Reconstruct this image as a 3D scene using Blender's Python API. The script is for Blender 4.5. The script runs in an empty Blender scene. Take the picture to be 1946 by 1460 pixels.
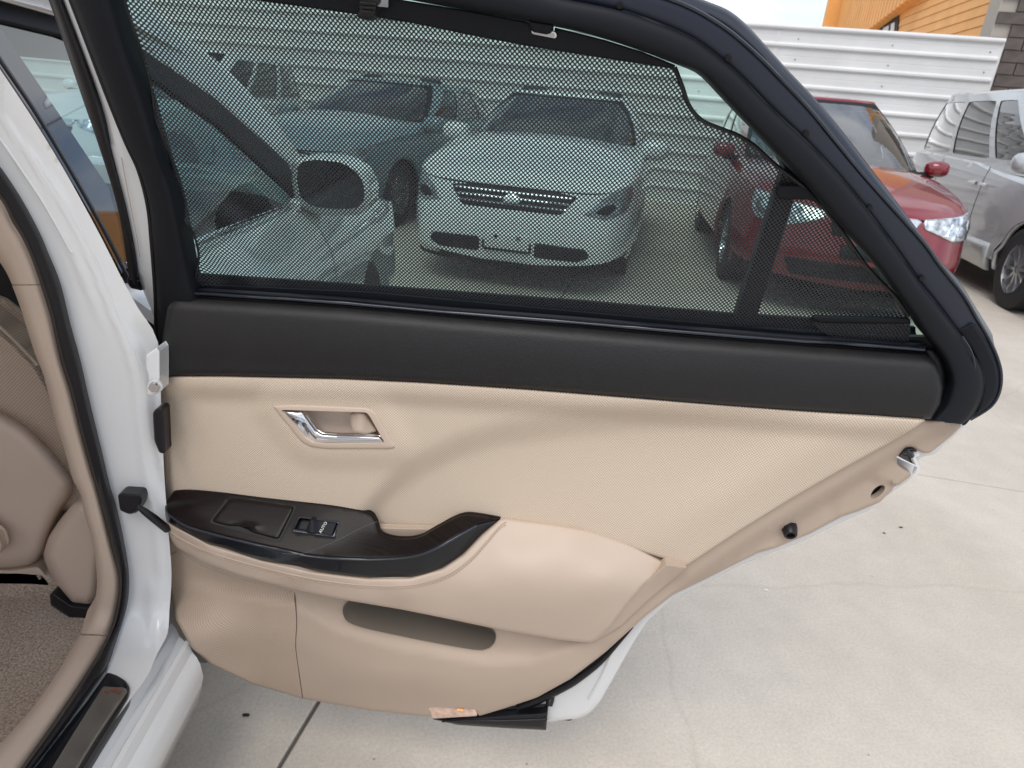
import bpy, bmesh, math, random
import numpy as np
from mathutils import Vector, Matrix
from mathutils.geometry import delaunay_2d_cdt
random.seed(4); np.random.seed(4)
S = bpy.context.scene
PI = math.pi; R = math.radians

# ------------------------------------------------------------------ camera
FPX = 1300.0; CAMZ = 1.30
pit, rol, yaw = R(22.5), R(5.0), R(2.6)
Fv = np.array([math.sin(yaw)*math.cos(pit), math.cos(yaw)*math.cos(pit), -math.sin(pit)])
r0 = np.array([math.cos(yaw), -math.sin(yaw), 0.0]); u0 = np.cross(r0, Fv)
Rv = r0*math.cos(rol)+u0*math.sin(rol); Uv = -r0*math.sin(rol)+u0*math.cos(rol)
CP = np.array([0.0, 0.0, CAMZ])
cd = bpy.data.cameras.new('camera'); cam = bpy.data.objects.new('camera', cd); S.collection.objects.link(cam)
m = Matrix(((Rv[0], Uv[0], -Fv[0], 0), (Rv[1], Uv[1], -Fv[1], 0), (Rv[2], Uv[2], -Fv[2], CAMZ), (0, 0, 0, 1)))
cam.matrix_world = m
cd.sensor_width = 36; cd.lens = 36*FPX/1946; cd.clip_start = 0.02; cd.clip_end = 2000
cd.dof.use_dof = True; cd.dof.focus_distance = 1.0; cd.dof.aperture_fstop = 11
S.camera = cam
# ------------------------------------------------------------------ sky, sun, exposure
SUN_EL, SUN_AZ = R(56), R(203)          # azimuth measured clockwise from +Y
w = bpy.data.worlds.new("World"); S.world = w; w.use_nodes = True
nt = w.node_tree; nt.nodes.clear()
o = nt.nodes.new('ShaderNodeOutputWorld'); bg = nt.nodes.new('ShaderNodeBackground'); bg.inputs['Strength'].default_value = 0.12
sky = nt.nodes.new('ShaderNodeTexSky'); sky.sky_type = 'NISHITA'; sky.sun_disc = False
sky.sun_elevation = SUN_EL; sky.sun_rotation = SUN_AZ
tc = nt.nodes.new('ShaderNodeTexCoord'); mp = nt.nodes.new('ShaderNodeMapping'); mp.inputs['Scale'].default_value = (1, 1, 2.2)
mp.inputs['Location'].default_value = (0.3, 1.7, 0.4)
nz = nt.nodes.new('ShaderNodeTexNoise'); nz.inputs['Scale'].default_value = 2.3; nz.inputs['Detail'].default_value = 8; nz.inputs['Roughness'].default_value = .58
cr = nt.nodes.new('ShaderNodeValToRGB'); cr.color_ramp.elements[0].position = .36; cr.color_ramp.elements[1].position = .56
cr.color_ramp.elements[0].color = (.12, .12, .12, 1)
mx = nt.nodes.new('ShaderNodeMixRGB'); mx.inputs[2].default_value = (6.6, 6.9, 7.4, 1)
L = nt.links.new
L(tc.outputs['Generated'], mp.inputs[0]); L(mp.outputs[0], nz.inputs['Vector']); L(nz.outputs['Fac'], cr.inputs[0])
L(cr.outputs[0], mx.inputs[0]); L(sky.outputs[0], mx.inputs[1]); L(mx.outputs[0], bg.inputs[0]); L(bg.outputs[0], o.inputs[0])
sl = bpy.data.lights.new('sun', 'SUN'); sun = bpy.data.objects.new('sun', sl); S.collection.objects.link(sun)
sl.energy = 1.3; sl.angle = R(35); sl.color = (1, .95, .87)
sd = Vector((math.sin(SUN_AZ)*math.cos(SUN_EL), math.cos(SUN_AZ)*math.cos(SUN_EL), math.sin(SUN_EL)))
sun.rotation_euler = sd.to_track_quat('Z', 'Y').to_euler(); sun.location = (4, -4, 9)
S.view_settings.view_transform = 'Standard'; S.view_settings.look = 'None'; S.view_settings.gamma = 1
S.view_settings.use_curve_mapping = False; S.view_settings.exposure = 0.44
S.render.engine = 'CYCLES'
S.cycles.max_bounces = 10; S.cycles.transparent_max_bounces = 24; S.cycles.glossy_bounces = 5
S.render.resolution_x = 1024; S.render.resolution_y = 768

# ------------------------------------------------------------------ materials
def lin(c):
    return tuple(((x/255)/12.92 if x/255 <= .04045 else ((x/255+.055)/1.055)**2.4) for x in c)
class MT:
    def __init__(s, name):
        s.m = bpy.data.materials.new(name); s.m.use_nodes = True; s.t = s.m.node_tree
        s.b = s.t.nodes['Principled BSDF']; s.out = s.t.nodes['Material Output']
    def n(s, typ, **k):
        x = s.t.nodes.new(typ)
        for a, v in k.items(): setattr(x, a, v)
        return x
    def l(s, a, b): s.t.links.new(a, b)
def mat(name, col, rough=.5, metal=0., spec=.5, coat=0., bump=0., bscale=400., bdetail=3., var=0., vscale=8., rvar=0.):
    M = MT(name); b = M.b
    b.inputs['Base Color'].default_value = (*col, 1); b.inputs['Roughness'].default_value = rough
    b.inputs['Metallic'].default_value = metal; b.inputs['Specular IOR Level'].default_value = spec
    b.inputs['Coat Weight'].default_value = coat; b.inputs['Coat Roughness'].default_value = .04
    tc = M.n('ShaderNodeTexCoord')
    if var or rvar:
        nz = M.n('ShaderNodeTexNoise'); nz.inputs['Scale'].default_value = vscale; nz.inputs['Detail'].default_value = 6
        M.l(tc.outputs['Object'], nz.inputs['Vector'])
        if var:
            mr = M.n('ShaderNodeMapRange'); mr.inputs[1].default_value = .3; mr.inputs[2].default_value = .7
            mr.inputs[3].default_value = 1-var; mr.inputs[4].default_value = 1+var*.5
            M.l(nz.outputs['Fac'], mr.inputs[0])
            mm = M.n('ShaderNodeVectorMath', operation='SCALE'); mm.inputs[0].default_value = col
            M.l(mr.outputs[0], mm.inputs['Scale']); M.l(mm.outputs[0], b.inputs['Base Color'])
        if rvar:
            mr = M.n('ShaderNodeMapRange'); mr.inputs[1].default_value = .3; mr.inputs[2].default_value = .7
            mr.inputs[3].default_value = max(0, rough-rvar); mr.inputs[4].default_value = rough+rvar
            M.l(nz.outputs['Fac'], mr.inputs[0]); M.l(mr.outputs[0], b.inputs['Roughness'])
    if bump:
        n2 = M.n('ShaderNodeTexNoise'); n2.inputs['Scale'].default_value = bscale; n2.inputs['Detail'].default_value = bdetail
        M.l(tc.outputs['Object'], n2.inputs['Vector'])
        bp = M.n('ShaderNodeBump'); bp.inputs['Strength'].default_value = bump; bp.inputs['Distance'].default_value = .001
        M.l(n2.outputs['Fac'], bp.inputs['Height']); M.l(bp.outputs[0], b.inputs['Normal'])
    return M.m
def dots(M, period, aspect=1.0, ang=0.0, hexa=True):
    """0..1 height field of a hexagonal dot lattice in UV metres (value node socket = distance from dot centre / period)"""
    uv = M.n('ShaderNodeUVMap'); mp = M.n('ShaderNodeMapping'); mp.inputs['Rotation'].default_value = (0, 0, ang)
    mp.inputs['Scale'].default_value = (1/period, 1/(period*1.732*aspect), 1)
    M.l(uv.outputs[0], mp.inputs[0])
    outs = []
    for offx, offy in ((0, 0), (.5, .5)):
        ad = M.n('ShaderNodeVectorMath', operation='ADD'); ad.inputs[1].default_value = (offx, offy, 0)
        fr = M.n('ShaderNodeVectorMath', operation='FRACTION'); sb = M.n('ShaderNodeVectorMath', operation='SUBTRACT')
        sb.inputs[1].default_value = (.5, .5, 0); ml = M.n('ShaderNodeVectorMath', operation='MULTIPLY'); ml.inputs[1].default_value = (1, 1.732*aspect, 0)
        ln = M.n('ShaderNodeVectorMath', operation='LENGTH')
        M.l(mp.outputs[0], ad.inputs[0]); M.l(ad.outputs[0], fr.inputs[0]); M.l(fr.outputs[0], sb.inputs[0]); M.l(sb.outputs[0], ml.inputs[0]); M.l(ml.outputs[0], ln.inputs[0])
        outs.append(ln.outputs['Value'])
    mi = M.n('ShaderNodeMath', operation='MINIMUM'); M.l(outs[0], mi.inputs[0]); M.l(outs[1], mi.inputs[1])
    return mi.outputs[0]
def fabric(name, c1, c2, period, bump=.5, rough=.75):
    M = MT(name); d = dots(M, period, .58)
    mr = M.n('ShaderNodeMapRange'); mr.inputs[1].default_value = .12; mr.inputs[2].default_value = .5; mr.inputs[3].default_value = 1; mr.inputs[4].default_value = 0
    M.l(d, mr.inputs[0])
    mx = M.n('ShaderNodeMixRGB'); mx.inputs[1].default_value = (*c2, 1); mx.inputs[2].default_value = (*c1, 1); M.l(mr.outputs[0], mx.inputs[0])
    M.l(mx.outputs[0], M.b.inputs['Base Color']); M.b.inputs['Roughness'].default_value = rough; M.b.inputs['Specular IOR Level'].default_value = .25
    bp = M.n('ShaderNodeBump'); bp.inputs['Strength'].default_value = bump; bp.inputs['Distance'].default_value = .0008
    M.l(mr.outputs[0], bp.inputs['Height']); M.l(bp.outputs[0], M.b.inputs['Normal'])
    return M.m
def shade_mesh_mat():
    M = MT('perforated black sunshade cloth'); d = dots(M, .0056, .58)
    lt = M.n('ShaderNodeMapRange'); lt.inputs[1].default_value = .165; lt.inputs[2].default_value = .285; M.l(d, lt.inputs[0])
    tr = M.n('ShaderNodeBsdfTransparent'); mixs = M.n('ShaderNodeMixShader')
    M.b.inputs['Base Color'].default_value = (.030, .032, .038, 1); M.b.inputs['Roughness'].default_value = .6
    M.b.inputs['Specular IOR Level'].default_value = .4
    M.l(lt.outputs[0], mixs.inputs[0]); M.l(tr.outputs[0], mixs.inputs[1]); M.l(M.b.outputs[0], mixs.inputs[2]); M.l(mixs.outputs[0], M.out.inputs[0])
    return M.m
def glass(name, tint, ior=1.5, gain=1.0, dark=0.):
    M = MT(name); tr = M.n('ShaderNodeBsdfTransparent'); tr.inputs[0].default_value = (*tint, 1)
    gl = M.n('ShaderNodeBsdfGlossy'); gl.inputs['Roughness'].default_value = .005; gl.inputs[0].default_value = (1, 1, 1, 1)
    fr = M.n('ShaderNodeFresnel'); fr.inputs[0].default_value = ior
    mu = M.n('ShaderNodeMath', operation='MULTIPLY'); mu.inputs[1].default_value = gain; mu.use_clamp = True
    ms = M.n('ShaderNodeMixShader'); M.l(fr.outputs[0], mu.inputs[0]); M.l(mu.outputs[0], ms.inputs[0])
    M.l(tr.outputs[0], ms.inputs[1]); M.l(gl.outputs[0], ms.inputs[2]); M.l(ms.outputs[0], M.out.inputs[0])
    return M.m
BE = (.56, .42, .315)
m_leather = mat('beige leather', (.60, .485, .395), .5, spec=.35, bump=.25, bscale=900, var=.05, vscale=6)
m_plastic = mat('beige moulded plastic', (.50, .40, .32), .55, spec=.3, bump=.12, bscale=1500, var=.04, vscale=5)
m_plastic2 = mat('beige pillar plastic', (.55, .44, .355), .6, spec=.3, bump=.3, bscale=700, var=.05, vscale=9)
m_fabric = fabric('beige woven door cloth', (.77, .645, .515), (.43, .345, .27), .0045, .5)
m_fabric_low = fabric('beige embossed lower panel', (.56, .44, .345), (.37, .29, .225), .0050, .5, .6)
m_seatfab = fabric('beige seat cloth', (.58, .46, .36), (.30, .23, .18), .0065, .8)
m_pad = mat('dark brown grained belt pad', (.015, .0145, .0155), .48, spec=.4, bump=.45, bscale=600, bdetail=2, var=.1)
m_blk = mat('black matte trim', (.008, .0095, .014), .58, spec=.25, bump=.15, bscale=1500)
m_blk2 = mat('black soft rubber', (.010, .010, .013), .38, spec=.4)
m_frame = mat('dark blue black frame film', (.022, .027, .044), .38, spec=.4, bump=.05, bscale=900)
m_frame2 = mat('gloss black frame edge', (.03, .036, .05), .22, spec=.6, metal=.2)
m_white = mat('white painted sheet metal', (.755, .768, .778), .22, coat=.6, var=.03, vscale=3)
m_white_o = mat('pearl white car paint', (.765, .78, .785), .2, coat=1.0)
m_chrome = mat('chrome', (.75, .77, .8), .06, metal=1)
m_lens = mat('clear headlamp glass', (.72, .77, .82), .07, metal=.6, coat=1, var=.75, vscale=26)
m_glossblk = mat('gloss black pillar film', (.006, .006, .008), .03, spec=.8, coat=1)
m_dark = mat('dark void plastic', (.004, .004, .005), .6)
m_tyre = mat('tyre rubber', (.018, .018, .02), .7, bump=.3, bscale=90)
m_alloy = mat('silver alloy', (.62, .63, .65), .25, metal=.85)
m_red = mat('metallic red paint', (.21, .006, .014), .25, coat=1.0, spec=.6)
m_silver = mat('metallic silver paint', (.50, .525, .53), .26, metal=.25, coat=1.0)
m_teal = mat('pale teal silver paint', (.20, .28, .31), .22, coat=1.0)
m_fence = mat('white colour coated steel', (.74, .735, .73), .42, var=.10, vscale=1.6, spec=.4)
m_orange = mat('orange painted boards', (.86, .43, .13), .6, var=.1, vscale=2)
m_brick = mat('grey brown brick', (.115, .095, .088), .8, var=.4, vscale=7, bump=.5, bscale=60)
m_mortar = mat('pale mortar', (.42, .38, .33), .9)
m_glass = glass('green tinted window glass', (.60, .80, .745), 1.45, .8)
m_glass_f = glass('front door window glass', (.30, .42, .40), 1.52, 1.6)
m_carglass = glass('windscreen glass', (.36, .44, .44), 1.5, 1.9)
m_privacy = glass('privacy glass', (.05, .055, .06), 1.55, 3.2)
m_stitch = mat('beige thread', (.42, .32, .24), .8)
m_steel = mat('worn brushed scuff steel', (.27, .265, .25), .33, metal=.8, var=.15, vscale=20, rvar=.08)
m_amber = mat('amber bulb', (.75, .42, .16), .3)
m_print = mat('white print', (.75, .75, .75), .5)

m_lens_d = mat('smoked headlamp glass', (.34, .37, .40), .06, metal=.4, coat=1, var=.5, vscale=12)
def trim_wood():
    M = MT('dark wood grain trim'); tc = M.n('ShaderNodeUVMap'); mp = M.n('ShaderNodeMapping'); mp.inputs['Rotation'].default_value = (0, 0, R(-12)); mp.inputs['Scale'].default_value = (8, 900, 1)
    nz = M.n('ShaderNodeTexNoise'); nz.inputs['Scale'].default_value = 1; nz.inputs['Detail'].default_value = 5
    M.l(tc.outputs[0], mp.inputs[0]); M.l(mp.outputs[0], nz.inputs['Vector'])
    rp = M.n('ShaderNodeValToRGB'); rp.color_ramp.elements[0].color = (.005, .0035, .0035, 1); rp.color_ramp.elements[1].color = (.015, .010, .0095, 1)
    rp.color_ramp.elements[0].position = .35; rp.color_ramp.elements[1].position = .7
    M.l(nz.outputs['Fac'], rp.inputs[0]); M.l(rp.outputs[0], M.b.inputs['Base Color']); M.b.inputs['Roughness'].default_value = .36; M.b.inputs['Specular IOR Level'].default_value = .16
    M.b.inputs['Coat Weight'].default_value = .06; M.b.inputs['Coat Roughness'].default_value = .12
    bp = M.n('ShaderNodeBump'); bp.inputs['Strength'].default_value = .04; bp.inputs['Distance'].default_value = .0005; M.l(nz.outputs['Fac'], bp.inputs['Height']); M.l(bp.outputs[0], M.b.inputs['Normal'])
    return M.m
m_wood = trim_wood()
def carpet_mat():
    M = MT('beige cut pile carpet'); tc = M.n('ShaderNodeTexCoord')
    n1 = M.n('ShaderNodeTexNoise'); n1.inputs['Scale'].default_value = 230; n1.inputs['Detail'].default_value = 4; n1.inputs['Roughness'].default_value = .8
    n2 = M.n('ShaderNodeTexNoise'); n2.inputs['Scale'].default_value = 6; n2.inputs['Detail'].default_value = 5
    M.l(tc.outputs['Object'], n1.inputs['Vector']); M.l(tc.outputs['Object'], n2.inputs['Vector'])
    rp = M.n('ShaderNodeValToRGB'); rp.color_ramp.elements[0].position = .36; rp.color_ramp.elements[1].position = .64
    rp.color_ramp.elements[0].color = (.30, .245, .20, 1); rp.color_ramp.elements[1].color = (.85, .75, .65, 1)
    M.l(n1.outputs['Fac'], rp.inputs[0])
    r2 = M.n('ShaderNodeValToRGB'); r2.color_ramp.elements[0].position = .3; r2.color_ramp.elements[1].position = .7; r2.color_ramp.elements[0].color = (.80, .72, .66, 1)
    M.l(n2.outputs['Fac'], r2.inputs[0]); mx = M.n('ShaderNodeMixRGB', blend_type='MULTIPLY'); mx.inputs[0].default_value = 1
    M.l(rp.outputs[0], mx.inputs[1]); M.l(r2.outputs[0], mx.inputs[2]); M.l(mx.outputs[0], M.b.inputs['Base Color']); M.b.inputs['Roughness'].default_value = .95
    bp = M.n('ShaderNodeBump'); bp.inputs['Strength'].default_value = 1; bp.inputs['Distance'].default_value = .003; M.l(n1.outputs['Fac'], bp.inputs['Height']); M.l(bp.outputs[0], M.b.inputs['Normal'])
    return M.m
m_carpet = carpet_mat()
def concrete_mat():
    M = MT('pale worn concrete'); tc = M.n('ShaderNodeTexCoord'); P = tc.outputs['Object']
    def noise(s, d=6, r=.6):
        x = M.n('ShaderNodeTexNoise'); x.inputs['Scale'].default_value = s; x.inputs['Detail'].default_value = d; x.inputs['Roughness'].default_value = r; M.l(P, x.inputs['Vector']); return x.outputs['Fac']
    def ramp(f, p0, c0, p1, c1):
        x = M.n('ShaderNodeValToRGB'); x.color_ramp.elements[0].position = p0; x.color_ramp.elements[1].position = p1
        x.color_ramp.elements[0].color = (*c0, 1); x.color_ramp.elements[1].color = (*c1, 1); M.l(f, x.inputs[0]); return x.outputs[0]
    def mul(a, b, f=1):
        x = M.n('ShaderNodeMixRGB', blend_type='MULTIPLY'); x.inputs[0].default_value = f; M.l(a, x.inputs[1]); M.l(b, x.inputs[2]); return x.outputs[0]
    base = ramp(noise(.9, 8, .62), .3, (.50, .455, .40), .68, (.62, .57, .505))
    fine = ramp(noise(130, 6, .75), .36, (.88, .88, .885), .6, (1.06, 1.05, 1.04))
    mid = ramp(noise(9, 7, .7), .3, (.95, .95, .945), .65, (1.06, 1.05, 1.03))
    vo = M.n('ShaderNodeTexVoronoi'); vo.inputs['Scale'].default_value = 9; vo.inputs['Randomness'].default_value = 1; M.l(P, vo.inputs['Vector'])
    pits = ramp(vo.outputs['Distance'], .012, (.5, .48, .46), .034, (1, 1, 1))
    wv = M.n('ShaderNodeTexWave'); wv.inputs['Scale'].default_value = .22; wv.inputs['Distortion'].default_value = 9; wv.inputs['Detail'].default_value = 4; M.l(P, wv.inputs['Vector'])
    stain = ramp(wv.outputs['Fac'], .0, (.93, .92, .91), .35, (1, 1, 1))
    v3 = M.n('ShaderNodeTexVoronoi', feature='DISTANCE_TO_EDGE'); v3.inputs['Scale'].default_value = .45; 
    nn = M.n('ShaderNodeTexNoise'); nn.inputs['Scale'].default_value = 2.5; nn.inputs['Detail'].default_value = 8; M.l(P, nn.inputs['Vector'])
    mxv = M.n('ShaderNodeMixRGB'); mxv.inputs[0].default_value = .12; M.l(P, mxv.inputs[1]); M.l(nn.outputs['Color'], mxv.inputs[2]); M.l(mxv.outputs[0], v3.inputs['Vector'])
    crack = ramp(v3.outputs['Distance'], .0, (.93, .92, .91), .0012, (1, 1, 1))
    c = mul(mul(mul(mul(mul(base, fine), mid), pits), stain), crack)
    M.l(c, M.b.inputs['Base Color']); M.b.inputs['Roughness'].default_value = .85; M.b.inputs['Specular IOR Level'].default_value = .25
    bp = M.n('ShaderNodeBump'); bp.inputs['Strength'].default_value = .5; bp.inputs['Distance'].default_value = .002; M.l(noise(130, 6, .75), bp.inputs['Height']); M.l(bp.outputs[0], M.b.inputs['Normal'])
    return M.m
m_conc = concrete_mat()
m_joint = mat('dirt filled joint', (.13, .12, .11), .95)

def rays(x, y):
    x = np.asarray(x, float); y = np.asarray(y, float)
    return Fv[None]+((x-973)/FPX)[:, None]*Rv[None]-((y-730)/FPX)[:, None]*Uv[None]
def hit(x, y, Q, nn):
    d = rays(x, y); return ((Q-CP)@nn)/(d@nn)
def onplane(x, y, Q, nn):
    x = np.atleast_1d(x); y = np.atleast_1d(y); d = rays(x, y); t = ((np.array(Q)-CP)@nn)/(d@nn); return CP+d*t[:, None]
# ------------------------------------------------------------------ object helpers
COL = S.collection
def tag(o, label=None, cat=None, group=None, kind=None):
    if label: o['label'] = label
    if cat: o['category'] = cat
    if group: o['group'] = group
    if kind: o['kind'] = kind
    return o
def empty(name, loc, label, cat, group=None):
    o = bpy.data.objects.new(name, None); COL.objects.link(o); o.location = loc; o.empty_display_size = .1
    return tag(o, label, cat, group)
def wloc(o):
    v = Vector((0, 0, 0))
    while o: v += o.location; o = o.parent
    return v
def mesh_obj(name, V, Fc, mt, parent=None, smooth=True, uv=None, world=True, sharp=None):
    me = bpy.data.meshes.new(name)
    V = np.asarray(V, float)
    if parent is not None and world: V = V - np.array(wloc(parent))
    me.from_pydata([tuple(v) for v in V], [], [tuple(int(i) for i in f) for f in Fc])
    if uv is not None:
        ul = me.uv_layers.new(name='UVMap'); li = np.empty(len(me.loops), int); me.loops.foreach_get('vertex_index', li)
        ul.data.foreach_set('uv', np.asarray(uv)[li].ravel())
    me.materials.append(mt)
    if smooth: me.polygons.foreach_set('use_smooth', [True]*len(me.polygons))
    me.update()
    if smooth and sharp is not None: me.set_sharp_from_angle(angle=R(sharp))
    o = bpy.data.objects.new(name, me); COL.objects.link(o)
    if parent is not None: o.parent = parent
    return o
def crs(pts, n=6, closed=False):
    P = np.array(pts, float); N = len(P); out = []
    for i in range(N if closed else N-1):
        if closed: a, b, c, d = P[(i-1) % N], P[i], P[(i+1) % N], P[(i+2) % N]
        else: a, b, c, d = P[max(i-1, 0)], P[i], P[i+1], P[min(i+2, N-1)]
        for k in range(n):
            t = k/n
            out.append(.5*((2*b)+(-a+c)*t+(2*a-5*b+4*c-d)*t*t+(-a+3*b-3*c+d)*t**3))
    if not closed: out.append(P[-1])
    return np.array(out)
def rsm(poly, sp):
    P = np.array(poly, float); out = []
    for i in range(len(P)):
        a, b = P[i], P[(i+1) % len(P)]; L_ = np.linalg.norm(b-a)
        if L_ < 1e-6: continue
        k = max(1, int(round(L_/sp)))
        for j in range(k): out.append(a+(b-a)*j/k)
    return np.array(out)
def rnd(poly, r, n=4):
    """round the corners of a polygon"""
    P = [np.array(p, float) for p in poly]; out = []
    for i in range(len(P)):
        a, b, c = P[i-1], P[i], P[(i+1) % len(P)]
        l1, l2 = np.linalg.norm(a-b), np.linalg.norm(c-b); rr = min(r, .45*l1, .45*l2)
        p, q = b+(a-b)/l1*rr, b+(c-b)/l2*rr
        for k in range(n+1):
            t = k/n; out.append((1-t)**2*p+2*t*(1-t)*b+t*t*q)
    return np.array(out)
def inpoly(Q, poly):
    x, y = Q[:, 0], Q[:, 1]; c = np.zeros(len(Q), bool); n = len(poly); j = n-1
    for i in range(n):
        xi, yi = poly[i]; xj, yj = poly[j]
        if yi != yj:
            cc = ((yi > y) != (yj > y)) & (x < (xj-xi)*(y-yi)/(yj-yi)+xi); c ^= cc
        j = i
    return c
def bdist(Q, poly):
    P = np.array(poly); d = np.full(len(Q), 1e9)
    for i in range(len(P)):
        a, b = P[i], P[(i+1) % len(P)]; ab = b-a; L2 = ab@ab+1e-12
        t = np.clip(((Q-a)@ab)/L2, 0, 1); d = np.minimum(d, np.linalg.norm(Q-(a+t[:, None]*ab), axis=1))
    return d
def tri2d(poly, sp, holes=(), rings=()):
    poly = rsm(poly, sp); holes = [rsm(h, sp) for h in holes]
    lo, hi = poly.min(0), poly.max(0)
    gx = np.arange(lo[0]+sp*.5, hi[0], sp); gy = np.arange(lo[1]+sp*.5, hi[1], sp*.866)
    G = np.array([(x+(sp*.5 if k % 2 else 0), y) for k, y in enumerate(gy) for x in gx]) if len(gx) and len(gy) else np.zeros((0, 2))
    bps = [poly]+holes
    def ok(Q, md):
        if not len(Q): return Q
        k = inpoly(Q, poly)
        for h in holes: k &= ~inpoly(Q, h)
        Q = Q[k]
        if not len(Q): return Q
        d = np.min([bdist(Q, b) for b in bps], axis=0); return Q[d > md]
    rp = []
    for rr in rings:
        for b in [poly]:
            t = np.roll(b, -1, 0)-np.roll(b, 1, 0); t /= (np.linalg.norm(t, axis=1)[:, None]+1e-9)
            nrm = np.stack([-t[:, 1], t[:, 0]], 1)
            for sg in (1, -1): rp.append(ok(b+nrm*rr*sg, rr*.93))
    rmax = max(rings) if rings else 0
    G = ok(G, max(sp*.45, rmax+sp*.35 if rings else 0))
    pts = list(poly); edges = [(i, (i+1) % len(poly)) for i in range(len(poly))]
    for h in holes:
        b0 = len(pts); pts += list(h); edges += [(b0+i, b0+(i+1) % len(h)) for i in range(len(h))]
    for q in rp: pts += list(q)
    pts += list(G)
    r = delaunay_2d_cdt([Vector((float(p[0]), float(p[1]))) for p in pts], edges, [], 0, 1e-7)
    V = np.array([tuple(v) for v in r[0]]); T = np.array([f for f in r[2] if len(f) == 3])
    c = V[T].mean(1); k = inpoly(c, poly)
    for h in holes: k &= ~inpoly(c, h)
    T = T[k]
    a = V[T]; ar = (a[:, 1, 0]-a[:, 0, 0])*(a[:, 2, 1]-a[:, 0, 1])-(a[:, 2, 0]-a[:, 0, 0])*(a[:, 1, 1]-a[:, 0, 1])
    T = T[np.abs(ar) > 1e-9]
    return V, T, poly, holes
def patch(name, poly, mapf, mt, parent, off=0., sp=14, edge=None, thick=0., tdir=None, holes=(), uvf=None, sharp=None, flip=False, smooth=True):
    """triangulated surface over a 2D outline, mapped to 3D by mapf(x, y, off); edge=(radius, drop) rolls its rim; thick gives it a back"""
    rings = [edge[0]*k for k in (.12, .35, .7, 1.0)] if edge else ()
    V, T, pl, hl = tri2d(poly, sp, holes, rings)
    of = off(V[:, 0], V[:, 1]) if callable(off) else np.full(len(V), float(off))
    if edge:
        d = bdist(V, pl); t = np.clip(d/edge[0], 0, 1); of = of-edge[1]*(1-np.sqrt(np.clip(1-(1-t)**2, 0, 1)))
    P = mapf(V[:, 0], V[:, 1], of)
    used = np.unique(T); rm = -np.ones(len(V), int); rm[used] = np.arange(len(used)); P = P[used]; T = rm[T]
    # orient to camera side
    nr = np.cross(P[T[:, 1]]-P[T[:, 0]], P[T[:, 2]]-P[T[:, 0]]); 
    td = np.array(tdir, float) if tdir is not None else None
    ref = -td if td is not None else None
    if ref is None: s = np.sum(nr*(CP-P[T[:, 0]]))
    else: s = np.sum(nr@ref)
    if (s < 0) != flip: T = T[:, ::-1]
    uv = None
    if uvf is not None: uv = uvf(P)
    n0 = len(P); F_ = [tuple(t) for t in T]
    if thick:
        P2 = P+td*thick; 
        ec = {}
        for t in T:
            for a, b in ((t[0], t[1]), (t[1], t[2]), (t[2], t[0])): ec[(a, b)] = 1
        bd = [(a, b) for (a, b) in ec if (b, a) not in ec]
        F_ += [tuple(x+n0 for x in t[::-1]) for t in T] + [(b, a, a+n0, b+n0) for a, b in bd]
        P = np.vstack([P, P2]); uv = None if uv is None else np.vstack([uv, uv])
        if sharp is None: sharp = 50
    return mesh_obj(name, P, F_, mt, parent, smooth, uv, sharp=sharp)
def tube(name, pts, r, mt, parent, n=8, closed=False, flat=1.0):
    P = np.array(pts, float); N = len(P); V = []; Fc = []
    rr = r if hasattr(r, '__len__') else [r]*N
    up = None
    for i in range(N):
        t = P[min(i+1, N-1)]-P[max(i-1, 0)]; t /= np.linalg.norm(t)+1e-12
        if up is None: up = np.cross(t, [0.3, 0.9, .2])
        up = up-t*(up@t); up /= np.linalg.norm(up); v = np.cross(t, up)
        for k in range(n):
            a = 2*PI*k/n; V.append(P[i]+rr[i]*(math.cos(a)*up+math.sin(a)*v*flat))
    for i in range(N-1):
        for k in range(n): Fc.append((i*n+k, i*n+(k+1) % n, (i+1)*n+(k+1) % n, (i+1)*n+k))
    Fc.append(tuple(range(n))[::-1]); Fc.append(tuple((N-1)*n+k for k in range(n)))
    return mesh_obj(name, V, Fc, mt, parent, True, sharp=60)
def loftg(name, rows, mt, parent, smooth=True, sharp=None, close=False, uvf=None, thick=0, tdir=None):
    A = np.array(rows, float); n, m_ = A.shape[:2]; V = A.reshape(-1, 3); Fc = []
    for i in range(n-1):
        for j in range(m_ if close else m_-1):
            k = (j+1) % m_; Fc.append((i*m_+j, i*m_+k, (i+1)*m_+k, (i+1)*m_+j))
    return mesh_obj(name, V, Fc, mt, parent, smooth, None if uvf is None else uvf(V), sharp=sharp)
def box(name, c, s, mt, parent=None, bev=0., rz=0., R3=None):
    bm = bmesh.new(); bmesh.ops.create_cube(bm, size=1); bmesh.ops.scale(bm, vec=s, verts=bm.verts)
    if bev: bmesh.ops.bevel(bm, geom=bm.edges[:], offset=bev, segments=3, affect='EDGES', profile=.5)
    if rz: bmesh.ops.rotate(bm, matrix=Matrix.Rotation(rz, 3, 'Z'), verts=bm.verts)
    if R3 is not None: bmesh.ops.rotate(bm, matrix=R3, verts=bm.verts)
    bmesh.ops.translate(bm, vec=Vector(c)-(wloc(parent) if parent else Vector()), verts=bm.verts)
    me = bpy.data.meshes.new(name); bm.to_mesh(me); bm.free(); me.materials.append(mt)
    if bev: me.polygons.foreach_set('use_smooth', [True]*len(me.polygons)); me.set_sharp_from_angle(angle=R(40))
    o = bpy.data.objects.new(name, me); COL.objects.link(o)
    if parent: o.parent = parent
    return o

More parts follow.
